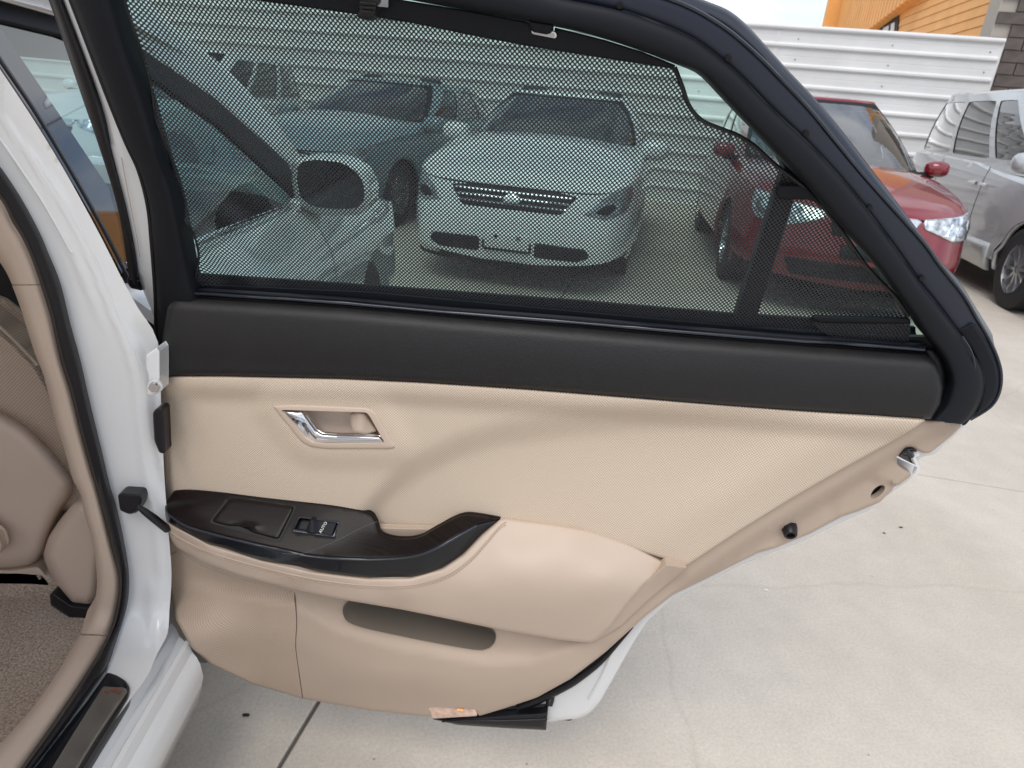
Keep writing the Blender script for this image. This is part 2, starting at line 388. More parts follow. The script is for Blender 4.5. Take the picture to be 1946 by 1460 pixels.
# ------------------------------------------------------------------ measured planes of the place (photo points -> real surfaces)
ph = R(8); du = np.array([math.cos(ph), -math.sin(ph), 0]); dn = np.array([-math.sin(ph), -math.cos(ph), 0]); DO = np.array([0, .97, 0])
def tD(d, off): return ((DO+0*CP-CP)@dn+off)/(d@dn)
tl = R(18); un = dn*math.cos(tl)-np.array([0, 0, 1])*math.sin(tl)     # leaning window plane: top comes towards the cabin
UO = DO+np.array([0, 0, .985])
# belt line climbs to the rear: fold the leaning plane along it
_b = onplane([340, 1740], [555, 665], DO, dn); bd = _b[1]-_b[0]; bd /= np.linalg.norm(bd)
un = np.cross(bd, np.array([0, 0, 1.])*math.cos(tl)+dn*math.sin(tl)); un /= np.linalg.norm(un)
if un@dn < 0: un = -un
UO = _b[0]
def DP(x, y, off=0.):            # lower door face
    x = np.atleast_1d(x); y = np.atleast_1d(y); d = rays(x, y); t = ((DO-CP)@dn+off)/(d@dn); return CP+d*t[:, None]
def UP(x, y, off=0.):            # leaning window frame
    x = np.atleast_1d(x); y = np.atleast_1d(y); d = rays(x, y); t = ((UO-CP)@un+off)/(d@un); return CP+d*t[:, None]
def DU(x, y, off=0.):
    x = np.atleast_1d(x); y = np.atleast_1d(y); d = rays(x, y)
    a = ((DO-CP)@dn+off)/(d@dn); b = ((UO-CP)@un+off)/(d@un); k = .012
    h = np.clip(.5+.5*(a-b)/k, 0, 1); t = a*(1-h)+b*h-k*h*(1-h); return CP+d*t[:, None]
def doorxy(P): return np.stack([(P-DO)@du, P[:, 2]], 1)
def rbf(ctrl, smooth=1e-6):
    C = np.array(ctrl, float); X = C[:, :2]/300.; y = C[:, 2]; n = len(X)
    def phi(r): return np.where(r > 0, r*r*np.log(r+1e-9), 0)
    K = phi(np.linalg.norm(X[:, None]-X[None], axis=2))+smooth*np.eye(n); Pm = np.hstack([np.ones((n, 1)), X])
    A = np.block([[K, Pm], [Pm.T, np.zeros((3, 3))]]); w_ = np.linalg.solve(A, np.concatenate([y, np.zeros(3)]))
    def f(x, y_):
        Q = np.stack([x, y_], 1)/300.; return phi(np.linalg.norm(Q[:, None]-X[None], axis=2))@w_[:n]+w_[n]+Q@w_[n+1:]
    return f
def ss(a, b, x): t = np.clip((x-a)/(b-a), 0, 1); return t*t*(3-2*t)
def gl(d, w_): return np.exp(-(d/w_)**2)
def curve_dist(x, y, pts):
    """signed vertical distance (y - curve(x))"""
    c = np.array(pts, float); return y-np.interp(x, c[:, 0], c[:, 1])

# ================================================================== GROUND
ea = R(13); e1 = np.array([math.cos(ea), -math.sin(ea), 0]); e2 = np.array([math.sin(ea), math.cos(ea), 0])
far = mesh_obj('ground', [(-400, -400, -.012), (400, -400, -.012), (400, 400, -.012), (-400, 400, -.012)], [(0, 1, 2, 3)], m_joint, smooth=False); tag(far, 'dark bedding under the concrete yard', kind='structure')
yard = bpy.data.objects.new('concrete_yard', None); COL.objects.link(yard); tag(yard, 'pale worn concrete yard cast in large slabs', kind='structure')
jx = np.array([-.328, 1.157, 0])@e1; jy = np.array([1.824, 2.47, 0])@e2
SW, SD, gap = 3.6, 3.4, .009
xs_ = [jx+SW*k for k in range(-4, 5)]; ys_ = [jy+SD*k for k in range(-4, 4)]
xs_ = [jx-60]+xs_+[jx+60]; ys_ = [jy-60]+ys_+[jy+80]
def slab(x0, x1, y0, y1):
    g = gap/2; r = .004; V = []; 
    for (z, i) in ((-.03, 0), (-r, 0), (0, r)):
        for (x, y) in ((x0+g+i, y0+g+i), (x1-g-i, y0+g+i), (x1-g-i, y1-g-i), (x0+g+i, y1-g-i)): V.append(e1*x+e2*y+np.array([0, 0, z]))
    Fc = [(8, 9, 10, 11)]+[(a+j, a+(j+1) % 4, a+4+(j+1) % 4, a+4+j) for a in (0, 4) for j in range(4)]
    o = mesh_obj('slab', V, Fc, m_conc, yard, smooth=False)
for i in range(len(xs_)-1):
    for j in range(len(ys_)-1): slab(xs_[i], xs_[i+1], ys_[j], ys_[j+1])

# ================================================================== FENCE
FQ = np.array([2.817, 11.128, 0])
def FP(a, b, z): return e1*a+e2*b+np.array([0, 0, z])
fa_right = np.array([6.68, 10.24, 0])@e1; fb = FQ@e2
fence = empty('steel_fence', tuple(FP(fa_right-10, fb, 0)), 'tall white corrugated steel fence with horizontal ribs behind the parked cars', 'fence')
rib_h = .262; ztop = 2.55; nrow = 10
prof = [(0, 0), (.0, .012), (-.006, .016), (-.028, .022), (-.036, .034), (-.036, .056), (-.028, .068), (-.004, .078), (0, .084), (0, .165), (.003, .17), (0, .175), (0, rib_h)]
for k in range(nrow):
    z0 = ztop-rib_h*(k+1); rows = []
    if z0 < -.1: break
    for a in (fa_right-26, fa_right):
        rows.append([FP(a, fb+dy+.0015*(k % 2), z0+dz) for dy, dz in prof])
    loftg('panel', rows, m_fence, fence, sharp=25)
for q in (2.9, 8.2, 13.5): box('sheet_overlap', FP(fa_right-q, fb-.004, 1.25), (.05, .006, 2.55), m_fence, fence, rz=-ea)
tube('top_rail', [FP(fa_right-26, fb-.01, ztop+.012), FP(fa_right+.02, fb-.01, ztop+.012)], .035, m_fence, fence)
tube('end_post', [FP(fa_right+.012, fb+.03, 0), FP(fa_right+.012, fb+.03, ztop-.02)], .032, m_fence, fence)
for k in range(9):
    for q in range(7):
        a = fa_right-.12-q*1.25+.02*random.random(); box('screw', FP(a, fb-.004, ztop-rib_h*(k+1)+.13+.012*random.random()), (.012, .012, .012), m_frame2, fence)

# ================================================================== BRICK BUILDING right of the fence
bq = fa_right+.02
brickb = empty('brick_building', tuple(FP(bq, fb+.25, 0)), 'grey brown brick building with pale mortar joints at the right end of the fence', 'building')
box('wall', FP(bq+3.0, fb+.47, 3), (6.2, .4, 6), m_mortar, brickb, rz=-ea)
bl, bh = .42, .155
bm0 = bmesh.new(); bmesh.ops.create_cube(bm0, size=1); bmesh.ops.scale(bm0, vec=(bl-.014, .05, bh-.016), verts=bm0.verts)
bmesh.ops.rotate(bm0, matrix=Matrix.Rotation(-ea, 3, 'Z'), verts=bm0.verts)
bme = bpy.data.meshes.new('brick'); bm0.to_mesh(bme); bm0.free(); bme.materials.append(m_brick)
cnt = 0; origin_b = wloc(brickb)
for r_ in range(26):
    for c_ in range(6):
        o = bpy.data.objects.new('brick', bme); COL.objects.link(o); o.parent = brickb
        o.location = Vector(FP(bq+.0+bl*(c_+.5)+(bl/2 if r_ % 2 else 0)-.1, fb+.25+random.uniform(-.003, .003), .08+bh*r_))-origin_b
# ================================================================== ORANGE BUILDING beyond the fence
ob = empty('orange_building', (7.4, 12.3, 0), 'orange timber clad building with ribbed fascia rising behind the white fence', 'building')
wa = np.array([7.28, 10.95, 0]); wl = 12.2; nrm_o = -e1
box('wall', wa+e2*wl/2+e1*2.6+np.array([0, 0, 2.9]), (5, wl, 5.8), m_orange, ob, rz=-ea)
for k in range(30):
    z = 1.4+.16*k
    V = []
    for t in (0, wl):
        for dx, dz in ((.10, 0), (-.018, 0), (-.005, .153), (.10, .153)): V.append(wa+e2*t+e1*dx+np.array([0, 0, z+dz]))
    mesh_obj('board', V, [(0, 1, 2, 3), (7, 6, 5, 4), (0, 4, 5, 1), (1, 5, 6, 2), (2, 6, 7, 3)], m_orange, ob, smooth=False)
# ribbed fascia with raking lower edge, standing off the boards
f0, f1 = 4.6, wl
for k in range(28):
    t0 = f0+(f1-f0)*k/28; t1 = t0+(f1-f0)/28*.72; zb = 3.15+0.11*(t0-f0)*0+ (f1-t0)*.10
    V = []
    for (t, z0) in ((t0, zb), (t1, zb)):
        for dx in (-.26, -.15): V += [wa+e2*t+e1*dx+np.array([0, 0, z0]), wa+e2*t+e1*dx+np.array([0, 0, 5.8])]
    mesh_obj('rib', V, [(0, 1, 5, 4), (2, 6, 7, 3), (0, 2, 3, 1), (4, 5, 7, 6), (0, 4, 6, 2)], m_orange, ob, smooth=False)
V = []
for t, zb in ((f0, 3.15+(f1-f0)*.10), (f1, 3.15)):
    for dx in (-.19, .0): V += [wa+e2*t+e1*dx+np.array([0, 0, zb+.02]), wa+e2*t+e1*dx+np.array([0, 0, 5.8])]
mesh_obj('fascia', V, [(0, 1, 5, 4), (0, 4, 6, 2), (0, 2, 3, 1), (4, 5, 7, 6)], m_orange, ob, smooth=False)
wpl = lambda x, y, o_: onplane(x, y, wa-e1*.035, e1)-e1*np.asarray(o_).reshape(-1, 1)
wn = patch('window', [(1660, 66), (1664, 52), (1708, 30), (1704, 68)], wpl, m_dark, ob, sp=12, thick=.05, tdir=e1)
for q in ([(1676, 66), (1679, 54), (1690, 48), (1688, 67)], [(1692, 67), (1694, 46), (1701, 42), (1699, 67)]): patch('pane', q, wpl, m_print, wn, off=.012, sp=8, thick=.01, tdir=e1)
tube('downpipe', [wa+e2*.9+e1*-.1+np.array([0, 0, 0]), wa+e2*.9+e1*-.1+np.array([0, 0, 5.8])], .04, m_orange, ob)
box('end_cladding', wa+e2*(wl+.2)+e1*2.2+np.array([0, 0, 2.9]), (5.6, .3, 5.8), m_orange, ob, rz=-ea)
tube('overhead_cable', [(-6, 30, 9.6), (0, 26, 8.0), (6, 21, 7.9), (14, 16, 9.3)], .02, m_blk, None); tag(bpy.data.objects['overhead_cable'], 'thin overhead cable crossing the pale sky above the fence', 'cable')
# building behind the photographer, seen only in gloss reflections
shed = empty('brown_building', (-2, -17, 0), 'low brown building with a grey roof behind the photographer', 'building')
m_brown = mat('brown render', (.30, .17, .10), .8, var=.15); m_roof = mat('grey roof tiles', (.14, .125, .115), .8, var=.2)
box('wall', (-2, -19, 1.3), (26, 4, 2.6), m_brown, shed)
mesh_obj('roof', [(-15.5, -16.6, 2.55), (11.5, -16.6, 2.55), (11.5, -19, 3.7), (-15.5, -19, 3.7), (-15.5, -21.4, 2.55), (11.5, -21.4, 2.55)], [(0, 1, 2, 3), (3, 2, 5, 4), (0, 3, 4), (1, 5, 2)], m_roof, shed, smooth=False)
for k in range(5): box('window', (-11+4.6*k, -16.98, 1.4), (1.6, .06, 1.1), m_glossblk, shed)

# ================================================================== PARKED CARS
def sgnp(v, p): return np.sign(v)*np.abs(v)**p
class Body:
    """car body in its own frame: +x nose, y left/right, z up"""
    def __init__(s, L_, W_, exps=(3.4, 4.0), prof=None, nose=None):
        s.L, s.W = L_, W_; th = np.linspace(0, 2*PI, 721)
        n = exps[0]; x = L_/2*sgnp(np.cos(th), 2/n); y = W_/2*sgnp(np.sin(th), 2/n)
        seg = np.hypot(np.diff(x), np.diff(y)); a = np.concatenate([[0], np.cumsum(seg)])
        s.P = a[-1]; s.a, s.x, s.y = a, x, y; s.prof = prof; s.nose = nose
    def xy(s, a):
        a = np.mod(a, s.P); return np.interp(a, s.a, s.x), np.interp(a, s.a, s.y)
    def wall(s, a, z, off=0.):
        a = np.asarray(a, float); z = np.asarray(z, float)
        x, y = s.xy(a); e = 1e-3; x2, y2 = s.xy(a+e); x1, y1 = s.xy(a-e); tx, ty = x2-x1, y2-y1; l = np.hypot(tx, ty)+1e-12; nx, ny = ty/l, -tx/l
        k = s.prof(z); f = np.clip(nx, 0, 1)**1.5; kn = s.nose(z)
        ins = k*(1-f)+kn*f+off
        return np.stack([x+nx*ins, y+ny*ins, z], 1)
def arc_x(B, xt, side=1):
    """arc length where the side of the body has x = xt"""
    a = np.linspace(0, B.P/2, 2000); x, y = B.xy(a); i = np.argmin(np.abs(x-xt)); return a[i]*1.0 if side > 0 else -a[i]
def make_wheel(parent, M4, r=.33, w_=.21, spokes=10, tm=m_tyre, two=True):
    def tr(P): return (np.array(M4)[:3, :3]@np.array(P).T).T+np.array(M4)[:3, 3]
    pr = [(.60, .0), (.66, .0), (.70, .02), (.86, .018), (.97, .03), (1.0, .06), (1.0, .5), (1.0, .94), (.97, .97), (.86, .98), (.62, 1.0)]
    rows = []
    for k in range(41):
        a = 2*PI*k/40; rows.append([(r*p*math.cos(a), w_*(.5-q), r*p*math.sin(a)) for p, q in pr])
    A = tr(np.array(rows).reshape(-1, 3)).reshape(41, len(pr), 3)
    ty = loftg('tyre', A, tm, parent, sharp=40)
    pr2 = [(.0, .12), (.13, .12), (.14, .16), (.15, .35), (.58, .45), (.62, .04), (.67, .02), (.68, .05)]
    rows = [[(r*p*math.cos(2*PI*k/40), w_*(.5-q), r*p*math.sin(2*PI*k/40)) for p, q in pr2] for k in range(41)]
    loftg('rim', tr(np.array(rows).reshape(-1, 3)).reshape(41, len(pr2), 3), m_alloy, parent, sharp=40)
    for k in range(spokes):
        a = 2*PI*k/spokes+.1; c, s_ = math.cos(a), math.sin(a); V = []
        for rr, hw, q in ((.10, .028, .1), (.36, .020, .13), (.64, .034, .06)):
            for sg in (-1, 1):
                for qq in (q, q+.18): V.append((r*(rr*c)-sg*r*hw*1.5*s_, w_*(.5-qq), r*(rr*s_)+sg*r*hw*1.5*c))
        Fc = []
        for b in (0, 4): Fc += [(b, b+4, b+6, b+2), (b, b+1, b+5, b+4), (b+2, b+6, b+7, b+3)]
        mesh_obj('spoke', tr(V), Fc, m_alloy, parent, smooth=False)
def make_car(name, label, loc, heading, spec, group='cars parked along the white fence'):
    """loc = ground point under the centre of the nose; heading = unit vector the nose points to"""
    L_, W_, Hh = spec['L'], spec['W'], spec['H']; paint = spec['paint']; zb = spec.get('zb', .22)
    root = empty(name, tuple(loc), label, 'car', group)
    hx = np.array([heading[0], heading[1], 0]); hx /= np.linalg.norm(hx); hy = np.array([-hx[1], hx[0], 0]); org = np.array([loc[0], loc[1], 0])-hx*L_/2
    def T(P): P = np.asarray(P, float); return org+P[:, :1]*hx+P[:, 1:2]*hy+P[:, 2:3]*np.array([0, 0, 1])
    B = Body(L_, W_, (spec.get('n', 5.0),), spec['prof'], spec['nose'])
    zs_ = lambda x: np.interp(x/L_+.5, *zip(*spec['shoulder']))           # shoulder height by length fraction (0 tail .. 1 nose)
    # lower wall outline in (arc, z), notched by the wheel arches
    wb = spec['axles']; rw = spec.get('rw', .33)
    def half(side):
        pts = []; aa = [arc_x(B, w_*1.0) for w_ in wb]
        a = 0.0; 
        for aw in aa:
            for t in np.linspace(-1, 1, 15):
                ang = PI*(.5-.5*t) ; pts.append((aw-(rw+.055)*math.cos(PI*(1-(t+1)/2))*-1*1.0, max(zb, rw+(rw+.055)*math.sin(ang))))
        return pts, aa
    pts, aa = half(1)
    bot = [(0, zb)]+sorted([p for p in pts], key=lambda p: p[0])+[(B.P/2, zb)]
    top = [(a, float(zs_(B.xy(np.array([a]))[0][0]))-.035) for a in np.linspace(B.P/2, 0, 60)]
    for side in (1, -1):
        def wf(a, z, off, side=side):
            P = B.wall(a, z, off); P = P*np.array([1, side, 1]); return T(P)
        patch('body_side', bot+top, wf, paint, root, sp=.07, tdir=(-hx+0*hy)*0+np.array([0, 0, -1])*0+(-hy*side), sharp=None)
    # shoulder roll + decks
    def deck(n_, outlinef, zf, hb, c0, mtl, inset):
        rows = []
        for s_ in [1, .995, .98, .955, .92, .86, .76, .62, .45, .28, .12, .001]:
            row = []
            for a in np.linspace(0, B.P, 97):
                x, y, z = outlinef(a); X, Y = c0+(x-c0)*s_, y*s_
                row.append((X, Y, zf(X)-.035*(max(0, (s_-.9)/.1))**2*1.0+hb(X)*(1-s_**3)))
            rows.append(row)
        A = T(np.array(rows).reshape(-1, 3)).reshape(len(rows), 97, 3)
        return loftg(n_, A, mtl, root, sharp=60)
    def ol(a):
        P = B.wall(np.array([a]), np.array([float(zs_(B.xy(np.array([a]))[0][0]))-.035]))[0]; return P
    deck('bonnet', ol, lambda X: float(zs_(X)), lambda X: spec['crown'], spec['cowl'][0]-0.1, paint, 0)
    # greenhouse
    g = spec['green']   # (x rear belt, x front belt, half width belt, x rear roof, x front roof, half width roof, z belt, z roof)
    xr, xf, wbt, rr_, rf_, wr, zbelt, zroof = g; GN = 4.2
    GA = Body(xf-xr, 2*wbt, (GN,), lambda z: z*0, lambda z: z*0); GR = Body(rf_-rr_, 2*wr, (GN,), lambda z: z*0, lambda z: z*0)
    def gw(u_, t, off):          # u_ in 0..1 around from the front centre, t in 0..1 up
        u_ = np.asarray(u_); t = np.asarray(t); x0, y0 = GA.xy(u_*GA.P); x1, y1 = GR.xy(u_*GR.P)
        x0 = x0+(xf+xr)/2; x1 = x1+(rf_+rr_)/2; b = .035*np.sin(PI*np.clip(t, 0, 1))
        X = x0+(x1-x0)*t; Y = y0+(y1-y0)*t; cx, cy = X-(xf+xr)/2, Y; l = np.hypot(cx*.35, cy)+1e-6
        zb_ = np.interp(X, [xr, xf], [spec.get('zbr', zbelt), zbelt]); Z = zb_+(zroof-zb_)*t
        return np.stack([X+(b+off)*cx*.35/l, Y+(b+off)*cy/l, Z], 1)
    ap = spec['apil']; uu = lambda xx: None
    def tw(u_, t, off, side): P = gw(u_, t, off); return T(P*np.array([1, side, 1]))
    wins = spec['windows']
    for side in (1, -1):
        hl = [rnd(np.array(q)*[1, 1], .02) for q in wins]
        patch('pillar_frame', [(ap, -.08), (.5, -.08), (.5, 1.0), (ap*1.02, 1.0)], lambda a, b, o_, side=side: tw(a, b, o_, side), spec.get('pillar', paint), root, sp=.03, tdir=-hy*side, holes=hl)
        for q in wins:
            wmt = m_carglass if q[0][0] < .20 and spec.get('frontclear', True) else m_privacy
            patch('side_window', rnd(np.array(q), .02), lambda a, b, o_, side=side: tw(a, b, o_, side), wmt, root, off=-.008, sp=.03, tdir=-hy*side)
    ws = [(-ap, .0), (ap, .0), (ap, .97), (-ap, .97)]
    fr_out = [(-ap*1.02, -.06), (ap*1.02, -.06), (ap*1.02, 1.0), (-ap*1.02, 1.0)]
    inn = rnd([(-ap*.94, .035), (ap*.94, .035), (ap*.90, .95), (-ap*.90, .95)], .06)
    patch('windscreen_surround', fr_out, lambda a, b, o_: tw(a, b, o_, 1), m_blk, root, off=.002, sp=.02, tdir=-hx, holes=[inn])
    patch('windscreen', inn, lambda a, b, o_: tw(a, b, o_, 1), m_carglass, root, off=-.002, sp=.02, tdir=-hx)
    patch('rear_window', rnd([(.44, .2), (.5, .2), (.56, .2), (.56, .9), (.44, .9)], .02), lambda a, b, o_: tw(a, b, o_, 1), m_carglass, root, off=.006, sp=.02, tdir=hx)
    rows = []
    for s_ in [1.0, .985, .95, .88, .75, .55, .3, .001]:
        rows.append([(((rf_+rr_)/2)+x*s_, y*s_, zroof+.045*(1-s_**2)+.02*(1 if s_ < .99 else 0)) for x, y in zip(*GR.xy(np.linspace(0, GR.P, 81)))])
    loftg('roof', T(np.array(rows).reshape(-1, 3)).reshape(len(rows), 81, 3), paint, root, sharp=60)
    # cabin floor, dash and seats so the glass has something behind it
    box('dashboard', T([(xf-.45, 0, zbelt-.04)])[0], (wbt*1.7, .55, .12), m_dark, root, bev=.03, rz=math.atan2(hx[1], hx[0])-PI/2)
    for sy in (-.38, .38):
        box('seat', T([(xf-1.25, sy, zbelt-.02)])[0], (.48, .16, .62), spec.get('seatmat', m_frame), root, bev=.06, rz=math.atan2(hx[1], hx[0])-PI/2)
        box('headrest', T([(xf-1.28, sy, zbelt+.36)])[0], (.26, .1, .17), spec.get('seatmat', m_frame), root, bev=.04, rz=math.atan2(hx[1], hx[0])-PI/2)
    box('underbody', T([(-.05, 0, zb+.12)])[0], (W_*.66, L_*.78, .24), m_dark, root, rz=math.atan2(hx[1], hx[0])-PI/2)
    # wheels
    for w_ in wb:
        for side in (1, -1):
            wh = bpy.data.objects.new('wheel', None); COL.objects.link(wh); wh.parent = root; 
            c = T([(w_, side*(W_/2-spec.get('inset', .17)), rw)])[0]; wh.location = Vector(c)-wloc(root)
            M4 = np.eye(4); M4[:3, 0] = hx; M4[:3, 1] = hy*side; M4[:3, 2] = (0, 0, 1); M4[:3, 3] = c
            make_wheel(wh, M4, rw, .22, spec.get('spokes', 10))
            al = arc_x(B, w_); arc = [(al+(rw+.05)*math.cos(t), rw+(rw+.05)*math.sin(t)) for t in np.linspace(-.35, PI+.35, 30)]
            P = B.wall(np.array([p[0] for p in arc]), np.array([max(zb, p[1]) for p in arc]), -.02)*np.array([1, side, 1])
            tube('arch_lip', T(P), .018, paint, root, n=6)
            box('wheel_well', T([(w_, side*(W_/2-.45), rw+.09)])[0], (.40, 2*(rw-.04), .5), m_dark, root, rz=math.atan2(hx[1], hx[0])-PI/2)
    # details given as outlines on the front: (part name, [(lateral, height)...], material, offset, both sides)
    for nm, poly, mtl, off, both, rr in spec['front']:
        for side in ((1, -1) if both else (1,)):
            def wf(a, z, o_, side=side): return T(B.wall(a, z, o_)*np.array([1, side, 1]))
            patch(nm, rnd(np.array(poly), rr), wf, mtl, root, off=off, sp=.03, tdir=-hx, thick=.012, edge=(.012, .008) if 'plain' not in nm else None)
    # mirrors
    mxp, mz = spec['mirror']
    for side in (1, -1):
        c = T([(mxp, side*(wbt+.13), mz)])[0]; bm = bmesh.new(); bmesh.ops.create_uvsphere(bm, u_segments=20, v_segments=12, radius=1)
        for v in bm.verts:
            x, y, z = v.co; x = math.copysign(abs(x)**.8, x); y = math.copysign(abs(y)**.7, y); z = math.copysign(abs(z)**.75, z); x = max(x, -.45)
            p = (hx*x*.11+hy*y*.125*side+np.array([0, 0, z*.085]))*spec.get('mirscale', 1); v.co = Vector(c+p)-wloc(root)
        me = bpy.data.meshes.new('door_mirror'); bm.to_mesh(me); bm.free(); me.materials.append(spec.get('mirmat', paint)); me.polygons.foreach_set('use_smooth', [True]*len(me.polygons))
        o = bpy.data.objects.new('door_mirror', me); COL.objects.link(o); o.parent = root
        tube('mirror_arm', [T([(mxp, side*(wbt-.02), mz-.07)])[0], T([(mxp, side*(wbt+.12), mz-.05)])[0]], .03, m_blk, root, n=6)
    return root, T, B, tw
def P_(pts): xs, ys = zip(*pts); return lambda z: np.interp(z, xs, ys)
side_prof = P_([(.15, -.06), (.25, -.02), (.45, .0), (.62, -.005), (.78, -.02), (.9, -.05), (1.1, -.09)])

# red people carrier, nose towards the camera
redspec = dict(mirscale=.78, L=4.75, W=1.80, H=1.62, paint=m_red, n=4.0, zb=.24, prof=side_prof,
    nose=P_([(.2, -.10), (.28, -.03), (.42, .0), (.5, -.01), (.56, -.035), (.68, -.06), (.80, -.12), (.9, -.2), (1.1, -.5)]),
    shoulder=[(0, 1.0), (.3, 1.02), (.62, .98), (.78, .93), (.9, .86), (.97, .80), (1, .78)], crown=.10, cowl=(1.2,), axles=(1.27, -1.35), rw=.325,
    green=(-2.25, 1.25, .78, -1.95, -.05, .62, 1.00, 1.54), apil=.108, mirror=(.70, 1.04),
    windows=[[(.125, .1), (.205, .1), (.212, .9), (.150, .9)], [(.22, .1), (.30, .1), (.30, .9), (.225, .9)], [(.315, .12), (.39, .14), (.385, .88), (.315, .9)]],
    front=[('headlamp', [(.34, .705), (.60, .63), (.92, .635), (1.04, .72), (1.06, .83), (.88, .82), (.60, .79), (.34, .765)], m_lens, .012, True, .02),
           ('headlamp_projector', [(.80, .70), (.88, .70), (.91, .745), (.87, .78), (.80, .77), (.77, .735)], m_chrome, .022, True, .03),
           ('headlamp_divider', [(.50, .665), (.525, .66), (.60, .75), (.575, .75)], m_chrome, .024, True, .005),
           ('headlamp_bezel', [(.60, .665), (.90, .675), (.99, .74), (.93, .785), (.72, .765)], mat('smoked lamp interior', (.25, .27, .30), .12, metal=.6, var=.6, vscale=30), .016, True, .03),
           ('headlamp_reflector', [(.62, .66), (.72, .66), (.745, .71), (.70, .74), (.63, .73)], m_chrome, .02, True, .02),
           ('grille_bar', [(-.28, .705), (.28, .705), (.32, .752), (.28, .765), (-.28, .765), (-.32, .752)], m_chrome, .02, False, .01),
           ('grille', [(-.26, .60), (.26, .60), (.30, .695), (-.30, .695)], m_blk, .006, False, .02),
           ('lower_grille', [(-.5, .30), (.5, .30), (.56, .42), (-.56, .42)], m_blk, .006, False, .03),
           ('number_plate', [(-.19, .46), (.19, .46), (.19, .55), (-.19, .55)], m_blk2, .02, False, .01),
           ('fog_lamp', [(.70, .33), (.76, .32), (.79, .36), (.76, .40), (.70, .40), (.67, .36)], m_chrome, .008, True, .03),
           ('fog_lamp_plain', [(.715, .34), (.75, .335), (.77, .36), (.75, .385), (.715, .385), (.695, .36)], m_lens, .022, True, .02)])
def place(px, py, z): return onplane([px], [py], [0, 0, z], np.array([0, 0, 1.]))[0]
hd = -e2
red_c = np.array([2.62, 4.72, 0]); hr = -np.array([math.sin(R(10.5)), math.cos(R(10.5)), 0])
make_car('parked_people_carrier', 'metallic red people carrier with orange reflections on its bonnet, nose to the camera', red_c, hr, redspec)

# white parked sedan
sedspec = dict(L=4.85, W=1.80, H=1.46, paint=m_white_o, n=5.4, zb=.20, prof=side_prof,
    nose=P_([(.15, -.06), (.22, .0), (.35, .02), (.5, .0), (.6, -.03), (.7, -.07), (.8, -.13), (.9, -.22), (1.1, -.5)]),
    shoulder=[(0, 1.0), (.3, 1.0), (.62, .98), (.78, .92), (.9, .84), (.97, .78), (1, .76)], crown=.10, cowl=(1.0,), axles=(1.32, -1.4), rw=.32,
    green=(-1.75, 1.10, .78, -1.15, .20, .60, 1.0, 1.37), apil=.125, mirror=(.75, .99),
    windows=[[(.14, .1), (.215, .1), (.22, .9), (.165, .9)], [(.23, .1), (.31, .1), (.31, .9), (.235, .9)], [(.32, .12), (.385, .14), (.37, .85), (.32, .9)]],
    front=[('headlamp', [(.52, .60), (.70, .57), (.96, .62), (1.10, .72), (1.08, .80), (.86, .78), (.66, .70)], m_lens_d, .008, True, .02),
           ('headlamp_housing', [(.60, .615), (.72, .60), (.80, .64), (.78, .68), (.68, .665)], m_blk, .018, True, .02),
           ('grille', [(-.36, .58), (.36, .58), (.47, .71), (.30, .73), (-.30, .73), (-.47, .71)], m_blk, .006, False, .03),
           ('grille_bar', [(-.40, .612), (.40, .612), (.405, .628), (-.405, .628)], m_chrome, .016, False, .004),
           ('grille_bar', [(-.42, .650), (.42, .650), (.425, .666), (-.425, .666)], m_chrome, .016, False, .004),
           ('grille_bar', [(-.43, .69), (.43, .69), (.43, .705), (-.43, .705)], m_chrome, .016, False, .004),
           ('emblem', [(-.06, .625), (.06, .625), (.065, .67), (0, .70), (-.065, .67)], m_alloy, .028, False, .02),
           ('lower_grille', [(.20, .27), (.52, .27), (.60, .31), (.56, .37), (.20, .38)], m_blk, .006, True, .03),
           ('plate_holder', [(-.165, .30), (.165, .30), (.165, .42), (-.165, .42)], m_fence, .012, False, .01),
           ('plate_clip', [(-.18, .30), (-.165, .30), (-.165, .36), (-.18, .36)], m_blk, .018, True, .003),
           ('plate_bolt', [(.07, .385), (.095, .385), (.095, .405), (.07, .405)], m_blk, .024, True, .006),
           ('plate_clip', [(-.165, .29), (.165, .29), (.165, .31), (-.165, .31)], m_blk, .018, False, .006),
           ('lower_lip', [(-.75, .185), (.75, .185), (.8, .215), (-.8, .215)], m_blk, .01, False, .01)])
make_car('parked_sedan', 'white sedan with slatted grille seen nose-on through the mesh shade', np.array([.10, 4.92, 0]), hd, sedspec)

# dark teal car left of it
tealspec = dict(sedspec); tealspec.update(paint=m_teal, L=4.7, W=1.78)
make_car('parked_saloon', 'grey teal car behind the white door mirror, left of the nose-on white sedan', np.array([-2.12, 6.5, 0]), -np.array([math.sin(R(21)), math.cos(R(21)), 0]), tealspec)
whspec = dict(redspec); whspec.update(paint=m_white_o, L=4.3, seatmat=m_frame)
make_car('parked_hatchback', 'white hatchback farthest left, half hidden by the open car\'s pillar', np.array([-4.6, 7.4, 0]), hd, whspec)

